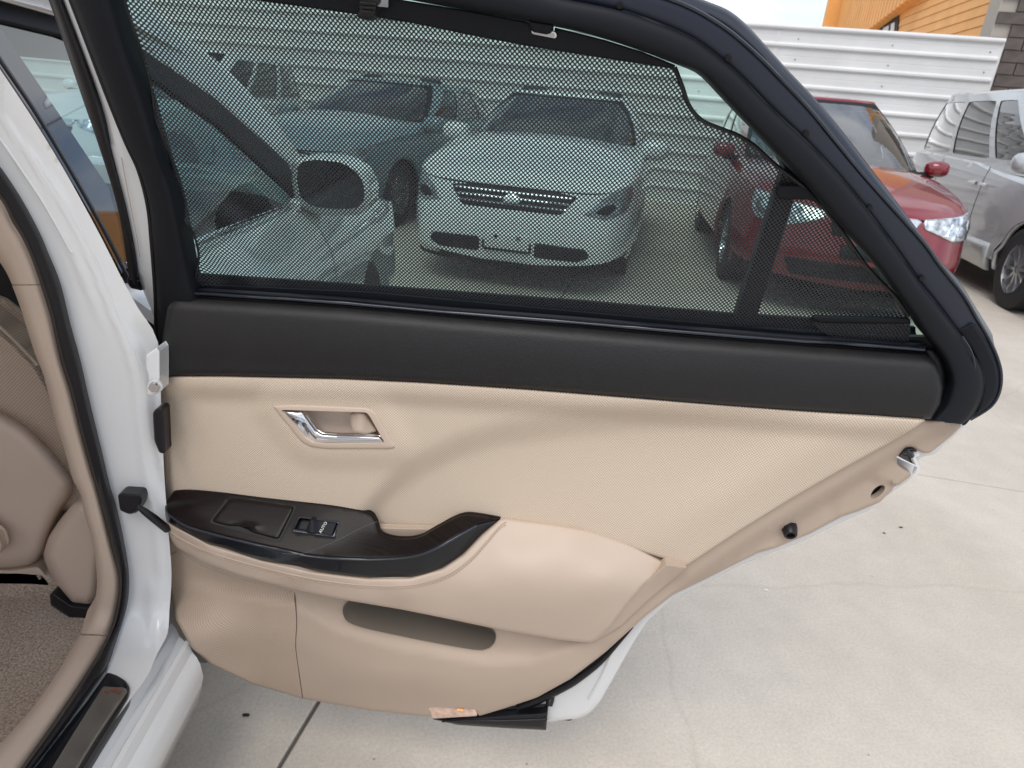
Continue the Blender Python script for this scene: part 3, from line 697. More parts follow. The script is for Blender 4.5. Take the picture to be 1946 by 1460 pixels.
# silver van
vanspec = dict(inset=.125, L=4.85, W=1.83, H=1.85, paint=m_silver, n=6.0, zb=.27, prof=P_([(.2, -.03), (.3, .0), (.42, .02), (.46, -.012), (.7, .0), (.95, -.01), (1.06, -.03), (1.3, -.08)]),
    nose=P_([(.2, -.08), (.3, .0), (.6, .0), (.8, -.05), (1.0, -.15), (1.2, -.4)]),
    shoulder=[(0, 1.14), (.3, 1.14), (.5, 1.12), (.62, 1.06), (.80, 1.00), (.93, .93), (1, .88)], crown=.08, cowl=(1.5,), axles=(1.48, -1.48), rw=.335,
    green=(-2.38, 1.75, .86, -2.25, .72, .72, 1.10, 1.76), apil=.10, mirror=(1.32, 1.16), frontclear=True,
    windows=[[(.118, .10), (.183, .08), (.192, .88), (.150, .88)], [(.196, .07), (.287, .07), (.287, .88), (.203, .88)], [(.298, .07), (.405, .08), (.398, .88), (.298, .88)]],
    front=[('headlamp', [(.5, .72), (.9, .72), (1.1, .8), (1.12, .9), (.8, .86), (.55, .82)], m_lens, .012, True, .02),
           ('grille', [(-.45, .62), (.45, .62), (.45, .84), (-.45, .84)], m_chrome, .01, False, .03),
           ('number_plate', [(-.19, .42), (.19, .42), (.19, .52), (-.19, .52)], m_print, .02, False, .01)])
wheel_c = np.array([4.36, 5.60, 0]); sgn = 1
van_nose = wheel_c+hd*(vanspec['L']/2-1.48)+e1*(vanspec['W']/2-.02)
vroot, VT, VB, vtw = make_car('parked_van', 'silver van with privacy glass side windows parked at the far right', van_nose, hd, vanspec)
hyv = np.array([-hd[1], hd[0], 0])
# side that faces the camera
for sd_ in (1, -1):
    if VT([(0, sd_*.9, 1)])[0]@e1 < VT([(0, -sd_*.9, 1)])[0]@e1: vs = sd_
for xx in (.47, .22):
    a = arc_x(VB, xx); P = VT(VB.wall(np.array([a-.08, a-.03, a+.03, a+.08]), np.array([.92, .925, .925, .92]), .03)*np.array([1, vs, 1]))
    tube('door_handle', P, .016, m_chrome, vroot, n=8)
for xx in (.36, -.85):
    a = arc_x(VB, xx); zz = np.linspace(.46, 1.08, 10); P = VT(VB.wall(np.full(10, a), zz, .0)*np.array([1, vs, 1])); tube('door_gap', P, .0035, m_dark, vroot, n=5)
a0, a1 = arc_x(VB, .98), arc_x(VB, -1.0)
def vwf(a, z, o_): return VT(VB.wall(a, z, o_)*np.array([1, vs, 1]))
patch('side_skirt', [(a0, .22), (a1, .22), (a1, .44), (a0, .46)], vwf, m_silver, vroot, off=.03, sp=.06, edge=(.03, .025), thick=.03, tdir=e1)

# ================================================================== THE OPEN WHITE CAR
car = empty('white_sedan', (-1.3, 1.5, 0), 'white sedan with its rear door wide open showing the beige interior', 'car')
shell_out = [(300, 700), (1838, 806), (1776, 864), (1752, 868), (1742, 880), (1738, 903), (1722, 917), (1698, 933), (1656, 968), (1600, 992), (1520, 1031), (1475, 1047),
             (1400, 1077), (1330, 1115), (1275, 1141), (1232, 1179), (1208, 1215), (1185, 1255), (1160, 1300), (1140, 1335), (1120, 1357), (1095, 1367), (1045, 1372), (900, 1366), (700, 1330), (450, 1275), (370, 1215), (330, 1120), (312, 900)]
WD = m_white
latch_cut = rnd([(1700, 872), (1718, 852), (1733, 848), (1752, 856), (1738, 868), (1750, 892)], 4)
INS = np.array([(304, 716), (650, 721), (1000, 741), (1300, 765), (1759, 799), (1690, 842), (1500, 950), (1305, 1075), (1262, 1062), (1180, 1036), (1100, 1016), (1000, 1004), (900, 1010), (700, 1020), (500, 1000), (330, 990), (318, 940)], float)
def shell_off(x, y):
    pk = np.array([(640, 1120), (960, 1180), (960, 1250), (640, 1200)], float); Q = np.stack([x, y], 1)
    dd = np.where(inpoly(Q, pk), 0, bdist(Q, pk)); k2 = np.hypot(x-1668, y-935)
    return -.048-.085*(1-ss(5, 40, dd))-.02*inpoly(Q, INS)*ss(4, 40, bdist(Q, INS))-.02*(1-ss(14, 30, k2))
door = patch('rear_door', rnd(shell_out, 8), DP, WD, car, off=shell_off, sp=18, edge=(10, .008), thick=.05, tdir=-dn)
D = door
def dpatch(name, poly, mt, off, sp=14, edge=(6, .004), thick=.02, mapf=DP, holes=(), uv=True, parent=None, r=6, sharp=None, td=None, par=None):
    return patch(name, rnd(poly, r) if r else np.array(poly), mapf, mt, par or D, off=off, sp=sp, edge=edge, thick=thick, tdir=-dn if td is None else td, holes=holes, uvf=doorxy if uv else None, sharp=sharp)
# --- beige base panel with its stamped flange on the latch side
base_poly = [(303, 712), (900, 735), (1500, 782), (1795, 800), (1829, 808), (1812, 826), (1768, 861), (1755, 862), (1741, 855), (1733, 849), (1720, 850), (1707, 866), (1704, 880), (1716, 890), (1731, 898),
             (1731, 905), (1709, 922), (1700, 924), (1688, 938), (1672, 955), (1630, 972), (1600, 982), (1540, 1014), (1475, 1041), (1440, 1051), (1330, 1106), (1280, 1130), (1225, 1172), (1150, 1240), (1085, 1290), (1020, 1326), (960, 1346),
             (910, 1361), (905, 1352), (812, 1362), (700, 1350), (575, 1328), (480, 1300), (400, 1262), (365, 1232), (335, 1180), (322, 1120), (317, 1040), (311, 900)]
flange_line = [(1180, 1215), (1300, 1105), (1440, 1010), (1600, 915), (1757, 812), (1900, 730)]
rec = np.array(rnd([(1470, 1045), (1468, 1010), (1490, 995), (1600, 925), (1635, 902), (1660, 904), (1705, 920), (1760, 990), (1640, 1060), (1470, 1120)], 14))
def base_off(x, y):
    o_ = np.zeros(len(x))
    d = curve_dist(x, y, flange_line); o_ = o_-.022*ss(0, 26, d)*ss(1120, 1200, x)
    Q = np.stack([x, y], 1); ins = inpoly(Q, rec); dd = bdist(Q, rec); o_ = o_-.007*np.where(ins, ss(0, 7, dd), 0)
    o_ -= .004*ss(1565, 1575, x)*(1-ss(1578, 1600, x))*ins
    # map pocket ledge: lower panel swells below the pocket
    d2 = curve_dist(x, y, [(300, 1100), (560, 1140), (650, 1190), (760, 1222), (930, 1250), (1010, 1245), (1080, 1225), (1200, 1180)])
    oi = inpoly(Q, INS); di = bdist(Q, INS); o_ = o_-.04*np.where(oi, ss(14, 44, di), 0)
    o_ += .016*ss(-14, 14, d2)*ss(300, 420, x)*(1-ss(1060, 1210, x))
    o_ -= .012*ss(60, 150, d2)*(1-ss(1060, 1210, x))
    o_ += .07*ss(1120, 1225, y)*(1-ss(335, 500, x))
    o_ -= .018*ss(1270, 1370, y)*(1-ss(1100, 1240, x))
    return o_
pocket = crs([(655, 1150), (690, 1138), (760, 1150), (860, 1180), (925, 1194), (941, 1205), (939, 1222), (925, 1233), (900, 1234), (830, 1222), (745, 1205), (680, 1190), (655, 1175)], 5, True)
slot = rnd([(1654, 942), (1660, 930), (1672, 922), (1681, 923), (1682, 930), (1675, 940), (1663, 948), (1655, 948)], 6)
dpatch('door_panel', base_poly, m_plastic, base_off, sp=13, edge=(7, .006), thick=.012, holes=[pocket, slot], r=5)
def pocket_wall(name, ring, depth, mt, off0):
    off0 = off0
    ring = rsm(ring, 8); A = DP(ring[:, 0], ring[:, 1], off0); A = np.vstack([A, A[:1]])
    rows = [A, A-dn*depth*.15+0, A-dn*depth*.5, A-dn*depth]
    c = A[:-1].mean(0); rows[3] = rows[3]+(c-dn*depth-rows[3])*.06
    V = np.vstack(rows); m_ = len(A); Fc = []
    for i in range(3):
        for j in range(m_-1): Fc.append((i*m_+j, i*m_+j+1, (i+1)*m_+j+1, (i+1)*m_+j))
    Fc.append(tuple(3*m_+j for j in range(m_-1)))
    return mesh_obj(name, V, Fc, mt, D, True, sharp=50)
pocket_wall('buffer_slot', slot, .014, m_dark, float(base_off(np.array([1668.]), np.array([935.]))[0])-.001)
pocket_wall('map_pocket', pocket, .085, mat('beige plastic with pocket shade', (.22, .188, .155), .7), base_off(np.array([800.]), np.array([1190.]))[0]+.004)  # same beige plastic as the panel, pocket shade put into a darker colour
# --- woven upper insert
ins_poly = [(304, 716), (420, 716), (650, 721), (800, 728), (1000, 741), (1200, 757), (1300, 765), (1500, 780), (1700, 795), (1759, 799), (1740, 812), (1690, 842), (1600, 892), (1500, 950), (1400, 1012), (1305, 1075),
            (1262, 1062), (1180, 1036), (1100, 1016), (1000, 1004), (900, 1010), (700, 1020), (500, 1000), (330, 990), (318, 940), (313, 880), (308, 800)]
arcl = [(560, 1120), (660, 1030), (700, 985), (745, 935), (800, 895), (870, 862), (950, 838), (1100, 815), (1250, 800), (1400, 792), (1700, 800)]
bez_poly = rnd([(516, 771), (560, 769), (700, 775), (715, 785), (752, 850), (745, 854), (620, 854), (590, 850), (572, 840)], 8)
def ins_off(x, y):
    o_ = np.full(len(x), .010)
    dt = curve_dist(x, y, [(300, 716), (650, 721), (1000, 741), (1300, 765), (1760, 800)])
    o_ += .012*(1-ss(12, 50, dt))                       # rolled lip under the dark pad
    da = curve_dist(x, y, arcl)
    o_ += -.016*ss(-46, 20, da)*ss(600, 720, x)*(1-ss(1200, 1650, x))+.016*ss(30, 260, da)*ss(600, 760, x)*(1-ss(1200, 1650, x))
    Q = np.stack([x, y], 1); db = bdist(Q, bez_poly); o_ += .008*(1-ss(0, 50, db))
    o_ += .007*gl(curve_dist(x, y, [(300, 1300), (1100, 1090), (1400, 935), (1600, 830), (1760, 760)]), 55)*ss(1150, 1400, x)
    o_ -= .012*(1-ss(304, 335, x))
    return o_
hole_b = rnd([(524, 775), (560, 773), (700, 779), (712, 788), (744, 848), (620, 849), (592, 845), (575, 836)], 8)
dpatch('cloth_insert', ins_poly, m_fabric, ins_off, sp=10, edge=(5, .004), thick=.014, r=3, holes=[hole_b])
dpatch('panel_front_edge', [(303, 716), (322, 720), (330, 800), (334, 930), (322, 960), (318, 1000), (312, 940), (306, 800)], m_plastic, .004, sp=6, edge=(7, .008), thick=.015)
# --- dark upper pad
pad_poly = [(330, 566), (346, 559), (650, 578), (873, 598), (1100, 616), (1300, 634), (1600, 656), (1758, 668), (1771, 678), (1781, 694), (1789, 714), (1792, 738), (1787, 768), (1770, 797), (1700, 794), (1500, 779), (1300, 764), (1200, 756), (1000, 740), (800, 727), (650, 720), (420, 715), (308, 715), (304, 700), (310, 634), (319, 584)]
def pad_off(x, y):
    dt = curve_dist(x, y, [(300, 556), (650, 578), (873, 598), (1300, 634), (1800, 672)])
    return .012+.016*np.sin(np.clip(dt/120, 0, 1)*PI*.62)-.012*(1-ss(0, 26, dt))
dpatch('belt_pad', pad_poly, m_pad, pad_off, sp=11, edge=(12, .014), thick=.03, r=4)
dpatch('pad_end_cap', [(1756, 664), (1775, 662), (1790, 680), (1797, 705), (1797, 735), (1788, 768), (1770, 795), (1760, 790), (1780, 730)], m_pad, .0, sp=7, edge=(8, .01), thick=.02)
dpatch('gap_filler', [(300, 560), (1700, 640), (1880, 640), (1890, 700), (1870, 780), (1830, 806), (1700, 797), (302, 716)], m_dark, -.012, sp=40, edge=None, thick=.01)
tb = [(342, 556), (500, 566), (650, 576), (873, 596), (1100, 614), (1300, 631), (1500, 647), (1600, 653), (1757, 665)]
tbx = crs(tb, 4); tube('belt_moulding', DP(tbx[:, 0], tbx[:, 1], .006), .0024, m_frame2, D, n=6)
tbx2 = tbx+np.array([0, -6]); tube('belt_seal', UP(tbx2[:, 0], tbx2[:, 1], -.006), .005, m_blk, D, n=6)
dpatch('inner_belt_panel', [(345, 540), (700, 556), (1300, 612), (1745, 650), (1760, 668), (1300, 640), (700, 585), (345, 562)], m_blk, -.012, sp=20, edge=None, thick=.006, mapf=UP)

# --- armrest: leather pad
arm_poly = [(310, 985), (330, 1000), (400, 1036), (500, 1066), (600, 1088), (700, 1100), (780, 1099), (840, 1082), (880, 1055), (915, 1018), (950, 987), (960, 985), (1050, 996), (1120, 1008), (1200, 1036), (1266, 1071), (1262, 1082), (1225, 1110), (1190, 1150), (1160, 1190), (1130, 1218), (1115, 1222),
            (1060, 1216), (950, 1197), (870, 1180), (760, 1158), (640, 1138), (560, 1121), (450, 1092), (380, 1066), (335, 1040), (316, 1018), (309, 1000)]
arm_ctl = [(310, 985, .030), (330, 1000, .05), (400, 1036, .066), (500, 1066, .070), (600, 1088, .072), (700, 1100, .072), (780, 1099, .070), (840, 1082, .064), (880, 1055, .052), (915, 1018, .032), (950, 987, .012), (1050, 996, .008), (1120, 1008, .006), (1200, 1036, .006), (1266, 1071, .008),
           (310, 1005, .02), (380, 1066, .045), (450, 1092, .052), (560, 1121, .055), (760, 1158, .050), (950, 1197, .040), (1115, 1222, .026), (1190, 1150, .036), (1225, 1110, .030),
           (400, 1060, .064), (560, 1100, .074), (760, 1125, .073), (900, 1120, .070), (1000, 1085, .066), (950, 1050, .052), (1080, 1040, .036), (1150, 1095, .052), (1050, 1140, .060), (900, 1165, .056), (1150, 1060, .030), (1000, 1020, .027), (700, 1130, .069), (1100, 1180, .044)]
arm_f = rbf(arm_ctl, 1e-5)
dpatch('armrest', arm_poly, m_leather, lambda x, y: arm_f(x, y)+.004, sp=9, edge=(6, .007), thick=.03, r=4)
# return behind the rear tip
dpatch('armrest_tip', [(1266, 1072), (1306, 1078), (1290, 1092), (1230, 1142), (1180, 1190), (1125, 1222), (1116, 1220), (1165, 1182), (1200, 1132), (1235, 1100)], m_plastic2,
       lambda x, y: .010+.022*np.clip(1-curve_dist(x, y, [(1100, 1222), (1165, 1165), (1235, 1092), (1270, 1070)])/42, 0, 1), sp=7, edge=(3, .003), thick=.02, r=3)
# stitching along the armrest edge
st = crs([(316, 1003), (345, 1024), (400, 1050), (500, 1079), (600, 1101), (700, 1113), (780, 1112), (846, 1095), (890, 1066), (924, 1030), (948, 1002), (962, 992)], 8)
so = arm_f(st[:, 0], st[:, 1])+.0042
seamP = DP(st[:, 0], st[:, 1], so); tube('seam', seamP, .0012, m_plastic, D, n=5)
st2 = st+np.array([0, 5.]); so2 = arm_f(st2[:, 0], st2[:, 1])+.0046; SPt = DP(st2[:, 0], st2[:, 1], so2)
Ls = np.concatenate([[0], np.cumsum(np.linalg.norm(np.diff(SPt, axis=0), axis=1))]); V = []; Fc = []
nst = int(Ls[-1]/.0052)
for k in range(nst):
    a, b = (k+.12)*Ls[-1]/nst, (k+.8)*Ls[-1]/nst; pa = np.array([np.interp(a, Ls, SPt[:, i]) for i in range(3)]); pb = np.array([np.interp(b, Ls, SPt[:, i]) for i in range(3)])
    t = pb-pa; t /= np.linalg.norm(t); up = np.cross(t, dn); up /= np.linalg.norm(up); b0 = len(V); w_ = .0009
    V += [pa-up*w_, pa+dn*w_*1.3, pa+up*w_, pb-up*w_, pb+dn*w_*1.3, pb+up*w_]; Fc += [(b0, b0+1, b0+4, b0+3), (b0+1, b0+2, b0+5, b0+4), (b0, b0+2, b0+1), (b0+3, b0+4, b0+5)]
so_ = mesh_obj('stitching', V, Fc, m_stitch, D, smooth=False); so_['kind'] = 'stuff'
# --- armrest: black wood-effect top with front face
topbk = [(332, 931), (360, 930), (450, 938), (560, 951), (650, 962), (700, 974), (714, 988), (719, 1003), (724, 1014), (745, 1022), (775, 1024), (800, 1019), (820, 1008), (860, 986), (885, 978), (912, 980), (950, 987)]
topfr = [(322, 945), (316, 962), (322, 978), (360, 1000), (450, 1025), (530, 1043), (600, 1057), (700, 1062), (780, 1057), (832, 1040), (870, 1018), (905, 998), (950, 987)]
frlow = [(313, 960), (312, 975), (322, 998), (355, 1018), (450, 1050), (530, 1070), (600, 1084), (700, 1097), (780, 1096), (838, 1079), (878, 1053), (914, 1017), (951, 988)]
topbk_s = [tuple(p) for p in crs(topbk, 5)]; topfr_s = [tuple(p) for p in crs(topfr, 5)]; frlow_s = [tuple(p) for p in crs(frlow, 5)]
wood_poly = topbk_s+topfr_s[::-1][1:-1]
wctl = [(332, 931, .010), (450, 938, .010), (560, 951, .010), (650, 962, .010), (700, 974, .012), (722, 1014, .038), (775, 1024, .047), (820, 1008, .040), (860, 986, .022), (912, 980, .014), (950, 987, .014),
        (316, 962, .040), (360, 1000, .066), (450, 1025, .074), (530, 1043, .077), (600, 1057, .079), (700, 1062, .079), (780, 1057, .076), (832, 1040, .070), (870, 1018, .056), (905, 998, .035), (450, 985, .046), (600, 1005, .046), (360, 960, .040)]
wf_ = rbf(wctl, 1e-5)
asht = rnd([(436, 945), (562, 963), (530, 1028), (399, 992)], 8)
swh = rnd([(568, 983), (644, 993), (634, 1020), (556, 1009)], 4)
dpatch('armrest_top', wood_poly, m_wood, wf_, sp=6, edge=(4, .003), thick=.008, r=0, holes=[swh])
face = topfr_s+frlow_s[::-1]
fctl = [(a, b, float(wf_(np.array([a*1.]), np.array([b*1.]))[0])) for a, b in topfr]+[(a, b, float(arm_f(np.array([a*1.]), np.array([b*1.]))[0])+.0) for a, b in frlow[1:-1]]
ff_ = rbf(fctl, 1e-4)
m_face = mat('gloss black armrest face', (.007, .009, .013), .2, coat=.25, spec=.4)
dpatch('armrest_face', face, m_face, lambda x, y: ff_(x, y)-.0015, sp=5, edge=(4, .003), thick=.008, r=0)
hl_ = crs(topfr[2:-1], 4); tube('trim_edge', DP(hl_[:, 0], hl_[:, 1]+1.5, wf_(hl_[:, 0], hl_[:, 1])-.001), .0022, m_frame2, D, n=6)
ws_ = crs([(536, 1052), (575, 1052), (630, 1032), (690, 1002), (716, 992)], 5); tube('trim_joint', DP(ws_[:, 0], ws_[:, 1], wf_(ws_[:, 0], ws_[:, 1])-.0001), .0006, m_frame, D, n=5)
# grab recess behind the pull
dpatch('grab_recess', [(712, 1000), (722, 1002), (800, 1004), (850, 1006), (860, 990), (820, 1012), (800, 1022), (770, 1027), (735, 1024), (720, 1014)], m_plastic, -.006+.02, sp=7, edge=(3, .003), thick=.01, r=3)
# ashtray lid with thumb scoop
def lidoff(x, y):
    return wf_(x, y)+.0035-.010*gl(np.hypot((x-455)/20, (y-1006)/6), 1.0)+.006*gl(np.hypot((x-470)/16, (y-1002)/5), 1.0)
dpatch('ashtray_gap', rnd([(434, 942), (565, 961), (532, 1031), (396, 994)], 8), m_dark, lambda x, y: wf_(x, y)+.0006, sp=8, edge=None, thick=.002, r=0)
dpatch('ashtray_lid', rnd([(438, 946), (560, 964), (529, 1026), (401, 991)], 8), m_wood, lidoff, sp=5, edge=(4, .004), thick=.003, r=0)
# window switch
dpatch('switch_bezel', rnd([(566, 981), (646, 991), (636, 1022), (554, 1011)], 4), m_frame2, lambda x, y: wf_(x, y)+.0012, sp=6, edge=(2, .001), thick=.004, r=0, holes=[rnd([(569, 984), (643, 994), (633, 1019), (558, 1008)], 3)])
dpatch('switch_well', rnd([(566, 981), (646, 991), (636, 1022), (554, 1011)], 3), m_dark, lambda x, y: wf_(x, y)-.008, sp=8, edge=None, thick=.003, r=0)
sw = dpatch('window_switch', rnd([(590, 986), (641, 993), (631, 1019), (580, 1012)], 4), m_blk, lambda x, y: wf_(x, y)+.001+.005*gl((x-y*.0-592)/10, 1), sp=5, edge=(3, .002), thick=.008, r=0)
# AUTO lettering, lying on the switch and reading towards the rear of the car
def lettering(txt, c, xd, yd, size, mt, parent, name, lift=.0006):
    cu = bpy.data.curves.new(name, 'FONT'); cu.body = txt; cu.size = size; cu.align_x = 'CENTER'; cu.align_y = 'CENTER'; cu.extrude = .0001
    o = bpy.data.objects.new(name+'_src', cu); COL.objects.link(o); dg = bpy.context.evaluated_depsgraph_get(); dg.update()
    me = bpy.data.meshes.new_from_object(o.evaluated_get(dg)); bpy.data.objects.remove(o)
    xd = np.array(xd)/np.linalg.norm(xd); yd = np.array(yd); yd = yd-xd*(yd@xd); yd /= np.linalg.norm(yd); zd = np.cross(xd, yd)
    pw = np.array(wloc(parent))
    for v in me.vertices: p = np.array(c)+xd*v.co[0]+yd*v.co[1]+zd*(v.co[2]+lift)-pw; v.co = p
    me.materials.clear(); me.materials.append(mt); r = bpy.data.objects.new(name, me); COL.objects.link(r); r.parent = parent; return r
pc = lambda x, y: DP([float(x)], [float(y)], wf_(np.array([float(x)]), np.array([float(y)]))+.0025)[0]
lettering('AUTO', pc(614.5, 1003), pc(618, 997)-pc(611, 1009), pc(600, 1001)-pc(614, 1003), .0072, m_print, D, 'switch_lettering', .0012)
tube('switch_mark', [pc(601, 1004.5), pc(603.5, 1000.5)], .0007, m_frame2, D, n=4)
# --- inner handle
bezh = rnd([(533, 779), (566, 780), (696, 784), (702, 790), (732, 843), (620, 845), (594, 842), (580, 834)], 5)
dpatch('handle_bezel', bez_poly, m_leather, lambda x, y: ins_off(x, y)*0+.021, sp=5, edge=(6, .004), thick=.02, holes=[bezh], r=0)
ring = rsm(bezh, 5)
def bowl():
    A = DP(ring[:, 0], ring[:, 1], .019); A = np.vstack([A, A[:1]]); c = A.mean(0); rows = []
    for s_, dz in ((1, 0), (1, -.006), (.97, -.016), (.9, -.026), (.75, -.033), (.5, -.037), (.2, -.038), (.001, -.038)): rows.append(c+(A-c)*s_+dn*dz)
    return loftg('handle_bowl', rows, m_leather, D)
bowl()
lev = [(534, 780), (575, 781), (586, 795), (602, 818), (612, 824), (640, 826), (680, 827), (722, 829), (732, 843), (660, 843.5), (598, 842), (582, 835)]
def levoff(x, y):
    d = curve_dist(x, y, [(530, 776), (578, 800), (600, 832), (640, 836), (735, 837)]); return .015+.004*gl(d, 9)+.005*(1-ss(536, 600, x))*ss(770, 800, y)
dpatch('inner_handle', lev, m_chrome, levoff, sp=3.5, edge=(5, .006), thick=.008, r=3)
dpatch('lock_lever', [(664, 787), (677, 783), (694, 785), (702, 797), (717, 820), (697, 826), (672, 822), (667, 810)], m_leather, lambda x, y: .004+.010*gl((x-684)/16, 1), sp=4, edge=(5, .006), thick=.012, r=4)
# --- lower embossed panel section
lp = [(322, 1055), (336, 1046), (380, 1074), (450, 1098), (530, 1117), (559, 1124), (564, 1180), (562, 1230), (570, 1290), (575, 1327), (480, 1299), (402, 1261), (368, 1231), (338, 1180), (325, 1120)]
dpatch('embossed_corner', lp, m_fabric_low, lambda x, y: base_off(x, y)+.0012, sp=11, edge=(3, .002), thick=.002, r=3)
sm = crs([(560, 1126), (564, 1180), (562, 1230), (570, 1290), (575, 1326)], 5); tube('panel_seam', DP(sm[:, 0], sm[:, 1], base_off(sm[:, 0], sm[:, 1])+.0003),   .0007, mat('shaded panel joint', (.10, .075, .058), .8), D, n=5)
# courtesy lamp
lampP = rnd([(813, 1346), (830, 1342), (893, 1341), (903, 1347), (908, 1361), (822, 1366)], 4)
lens_m = mat('pale reflector plastic', (.75, .52, .42), .15, coat=1, var=.4, vscale=60)
cl = dpatch('courtesy_lamp', lampP, lens_m, -.012+.006, sp=4, edge=(3, .003), thick=.01, r=0)
bub = DP([875.], [1350.], -.0025)[0]; tube('lamp_bulb', [bub-du*.006, bub+du*.006], .0035, m_amber, D, n=8)
# seals, stops on the latch side
sealc = crs([(1202, 1192), (1180, 1215), (1140, 1257), (1095, 1290), (1060, 1310), (1020, 1330), (985, 1345)], 5)
nn_ = len(sealc); tube('door_weatherstrip', DP(sealc[:, 0], sealc[:, 1], -.044), [.002+.0075*min(1, i/(nn_*.5)) for i in range(nn_)], m_blk2, D, n=8)
dpatch('bottom_seal', [(822, 1367), (905, 1362), (1041, 1353), (1038, 1388), (960, 1384), (870, 1378)], m_blk2, -.02, sp=9, edge=(8, .008), thick=.02, r=2)
bsl = crs([(840, 1371), (950, 1369), (1040, 1367)], 4); tube('seal_rib', DP(bsl[:, 0], bsl[:, 1], -.0195), .002, m_blk2, D, n=6)
def stub(px, py, off, r1, r2, ln, dirv, nm='rubber_stop'):
    c = DP([float(px)], [float(py)], off)[0]; dv = np.array(dirv)/np.linalg.norm(dirv); a = np.cross(dv, [0, 0, 1.]); a /= np.linalg.norm(a); b = np.cross(dv, a); rows = []
    for rr, h in ((r1, 0), (r1, ln*.3), (r2, ln*.92), (r2*.9, ln), (r2*.6, ln), (r2*.55, ln*.7), (.0005, ln*.7)):
        rows.append([c+dv*h+rr*(math.cos(t)*a+math.sin(t)*b) for t in np.linspace(0, 2*PI, 25)])
    loftg(nm, rows, m_blk2, D, sharp=45)
stub(1499, 999, -.031, .0125, .0105, .020, dn+np.array([0, 0, -.35]))
stub(1046, 1323, -.048, .0085, .0065, .018, dn+np.array([0, 0, -.75]))
# latch
latp = rnd([(1707, 866), (1722, 852), (1738, 851), (1745, 860), (1733, 866), (1741, 886), (1726, 880)], 2)
dpatch('latch', latp, m_glossblk, -.030, sp=5, edge=(3, .003), thick=.02, r=0)
tube('latch_fork', DP([1722, 1729, 1733], [857, 861, 868], -.012), .004, m_frame2, D, n=6)
lw = crs([(1704, 868), (1716, 874), (1730, 881), (1741, 886)], 4); tube('latch_gasket', DP(lw[:, 0], lw[:, 1], -.014), .0013, m_white, D, n=6)
lw = crs([(1746, 862), (1735, 868), (1743, 886), (1738, 900)], 4); tube('latch_flange', DP(lw[:, 0], lw[:, 1], -.022), .004, m_white, D, n=6)
# body-coloured edge line round the shell + rust patch at its bottom corner
er = crs([(1170, 1225), (1150, 1270), (1135, 1300), (1118, 1330)], 4); tube('door_hem', DP(er[:, 0], er[:, 1], -.046), .0018, m_white, D, n=5)
m_rust = mat('rusty bare metal', (.06, .045, .035), .9, var=.6, vscale=60)
dpatch('rust_patch', [(1055, 1365), (1063, 1361), (1070, 1366), (1078, 1363), (1090, 1366), (1083, 1370), (1070, 1369), (1060, 1370)], m_rust, -.0535, sp=4, edge=None, thick=.0006, r=1)
# --- window frame
fr_in_r = [(1000, 36), (1100, 56), (1200, 86), (1296, 122), (1334, 140), (1371, 178), (1402, 211), (1440, 250), (1488, 301), (1532, 346), (1604, 432), (1666, 500), (1707, 555), (1745, 610), (1758, 632), (1785, 664), (1800, 690), (1810, 720), (1807, 745), (1797, 772), (1772, 799)]
crease = [(1080, 0), (1164, 17), (1230, 38), (1296, 65), (1337, 89), (1399, 140), (1467, 209), (1536, 274), (1594, 336), (1642, 394), (1710, 486), (1750, 543), (1788, 590), (1820, 633), (1848, 675), (1866, 705), (1868, 737), (1858, 771), (1837, 802), (1829, 807)]
outb = [(1180, -30), (1296, 7), (1375, 51), (1433, 99), (1474, 140), (1536, 205), (1587, 267), (1638, 329), (1707, 407), (1758, 464), (1786, 504), (1830, 559), (1858, 607), (1878, 641), (1895, 679), (1903, 713), (1899, 747), (1882, 774), (1844, 798)]
outm = [(1240, -40), (1337, 0), (1385, 20), (1423, 51), (1460, 92), (1501, 137), (1556, 195), (1604, 253), (1659, 325), (1707, 387), (1775, 479), (1789, 498), (1823, 535), (1858, 590), (1885, 634), (1888, 648)]
ti, tcr, tob, tom = crs(fr_in_r, 4), crs(crease, 4), crs(outb, 4), crs(outm, 4)
def band(name, A, B_, mt, offA, offB, mapf=DU, nseg=90, nc=7, bulge=.006, thick=.0):
    def rs(C):
        l = np.concatenate([[0], np.cumsum(np.linalg.norm(np.diff(C, axis=0), axis=1))]); t = np.linspace(0, l[-1], nseg); return np.stack([np.interp(t, l, C[:, 0]), np.interp(t, l, C[:, 1])], 1)
    a, b = rs(np.array(A, float)), rs(np.array(B_, float)); rows = []
    for k in range(nc):
        t = k/(nc-1); p = a*(1-t)+b*t; o_ = offA*(1-t)+offB*t+bulge*math.sqrt(max(0, 1-(2*t-1)**2)); rows.append(mapf(p[:, 0], p[:, 1], o_))
    rows.insert(0, rows[0]-dn*.03); rows.append(rows[-1]-dn*.03)
    return loftg(name, rows, mt, D, sharp=70)
inner_up = [(120, -70), (500, -55), (760, -8), (1000, 36)]
cre_up = [(200, -150), (700, -90), (900, -50), (1080, 0)]
ti2 = np.vstack([crs(inner_up, 5)[:-1], ti]); tc2 = np.vstack([crs(cre_up, 5)[:-1], tcr])
band('window_garnish', ti2, tc2, m_blk, .012, .006, nseg=150, nc=11, bulge=.007)
tob2 = np.vstack([crs([(250, -220), (700, -150), (1000, -85), (1180, -30)], 5)[:-1], tob]); tc3 = tc2
band('window_frame', tc2, tob2, m_frame, -.006, -.010, nseg=150, nc=7, bulge=.0025)
tom2 = np.vstack([crs([(700, -180), (1000, -110), (1240, -40)], 5)[:-1], tom])
band('frame_outer_edge', np.vstack([crs([(700, -150), (1000, -85), (1180, -30)], 5)[:-1], crs(outb[:15], 4)]), tom2, m_frame2, -.022, -.034, nseg=130, nc=7, bulge=.006)
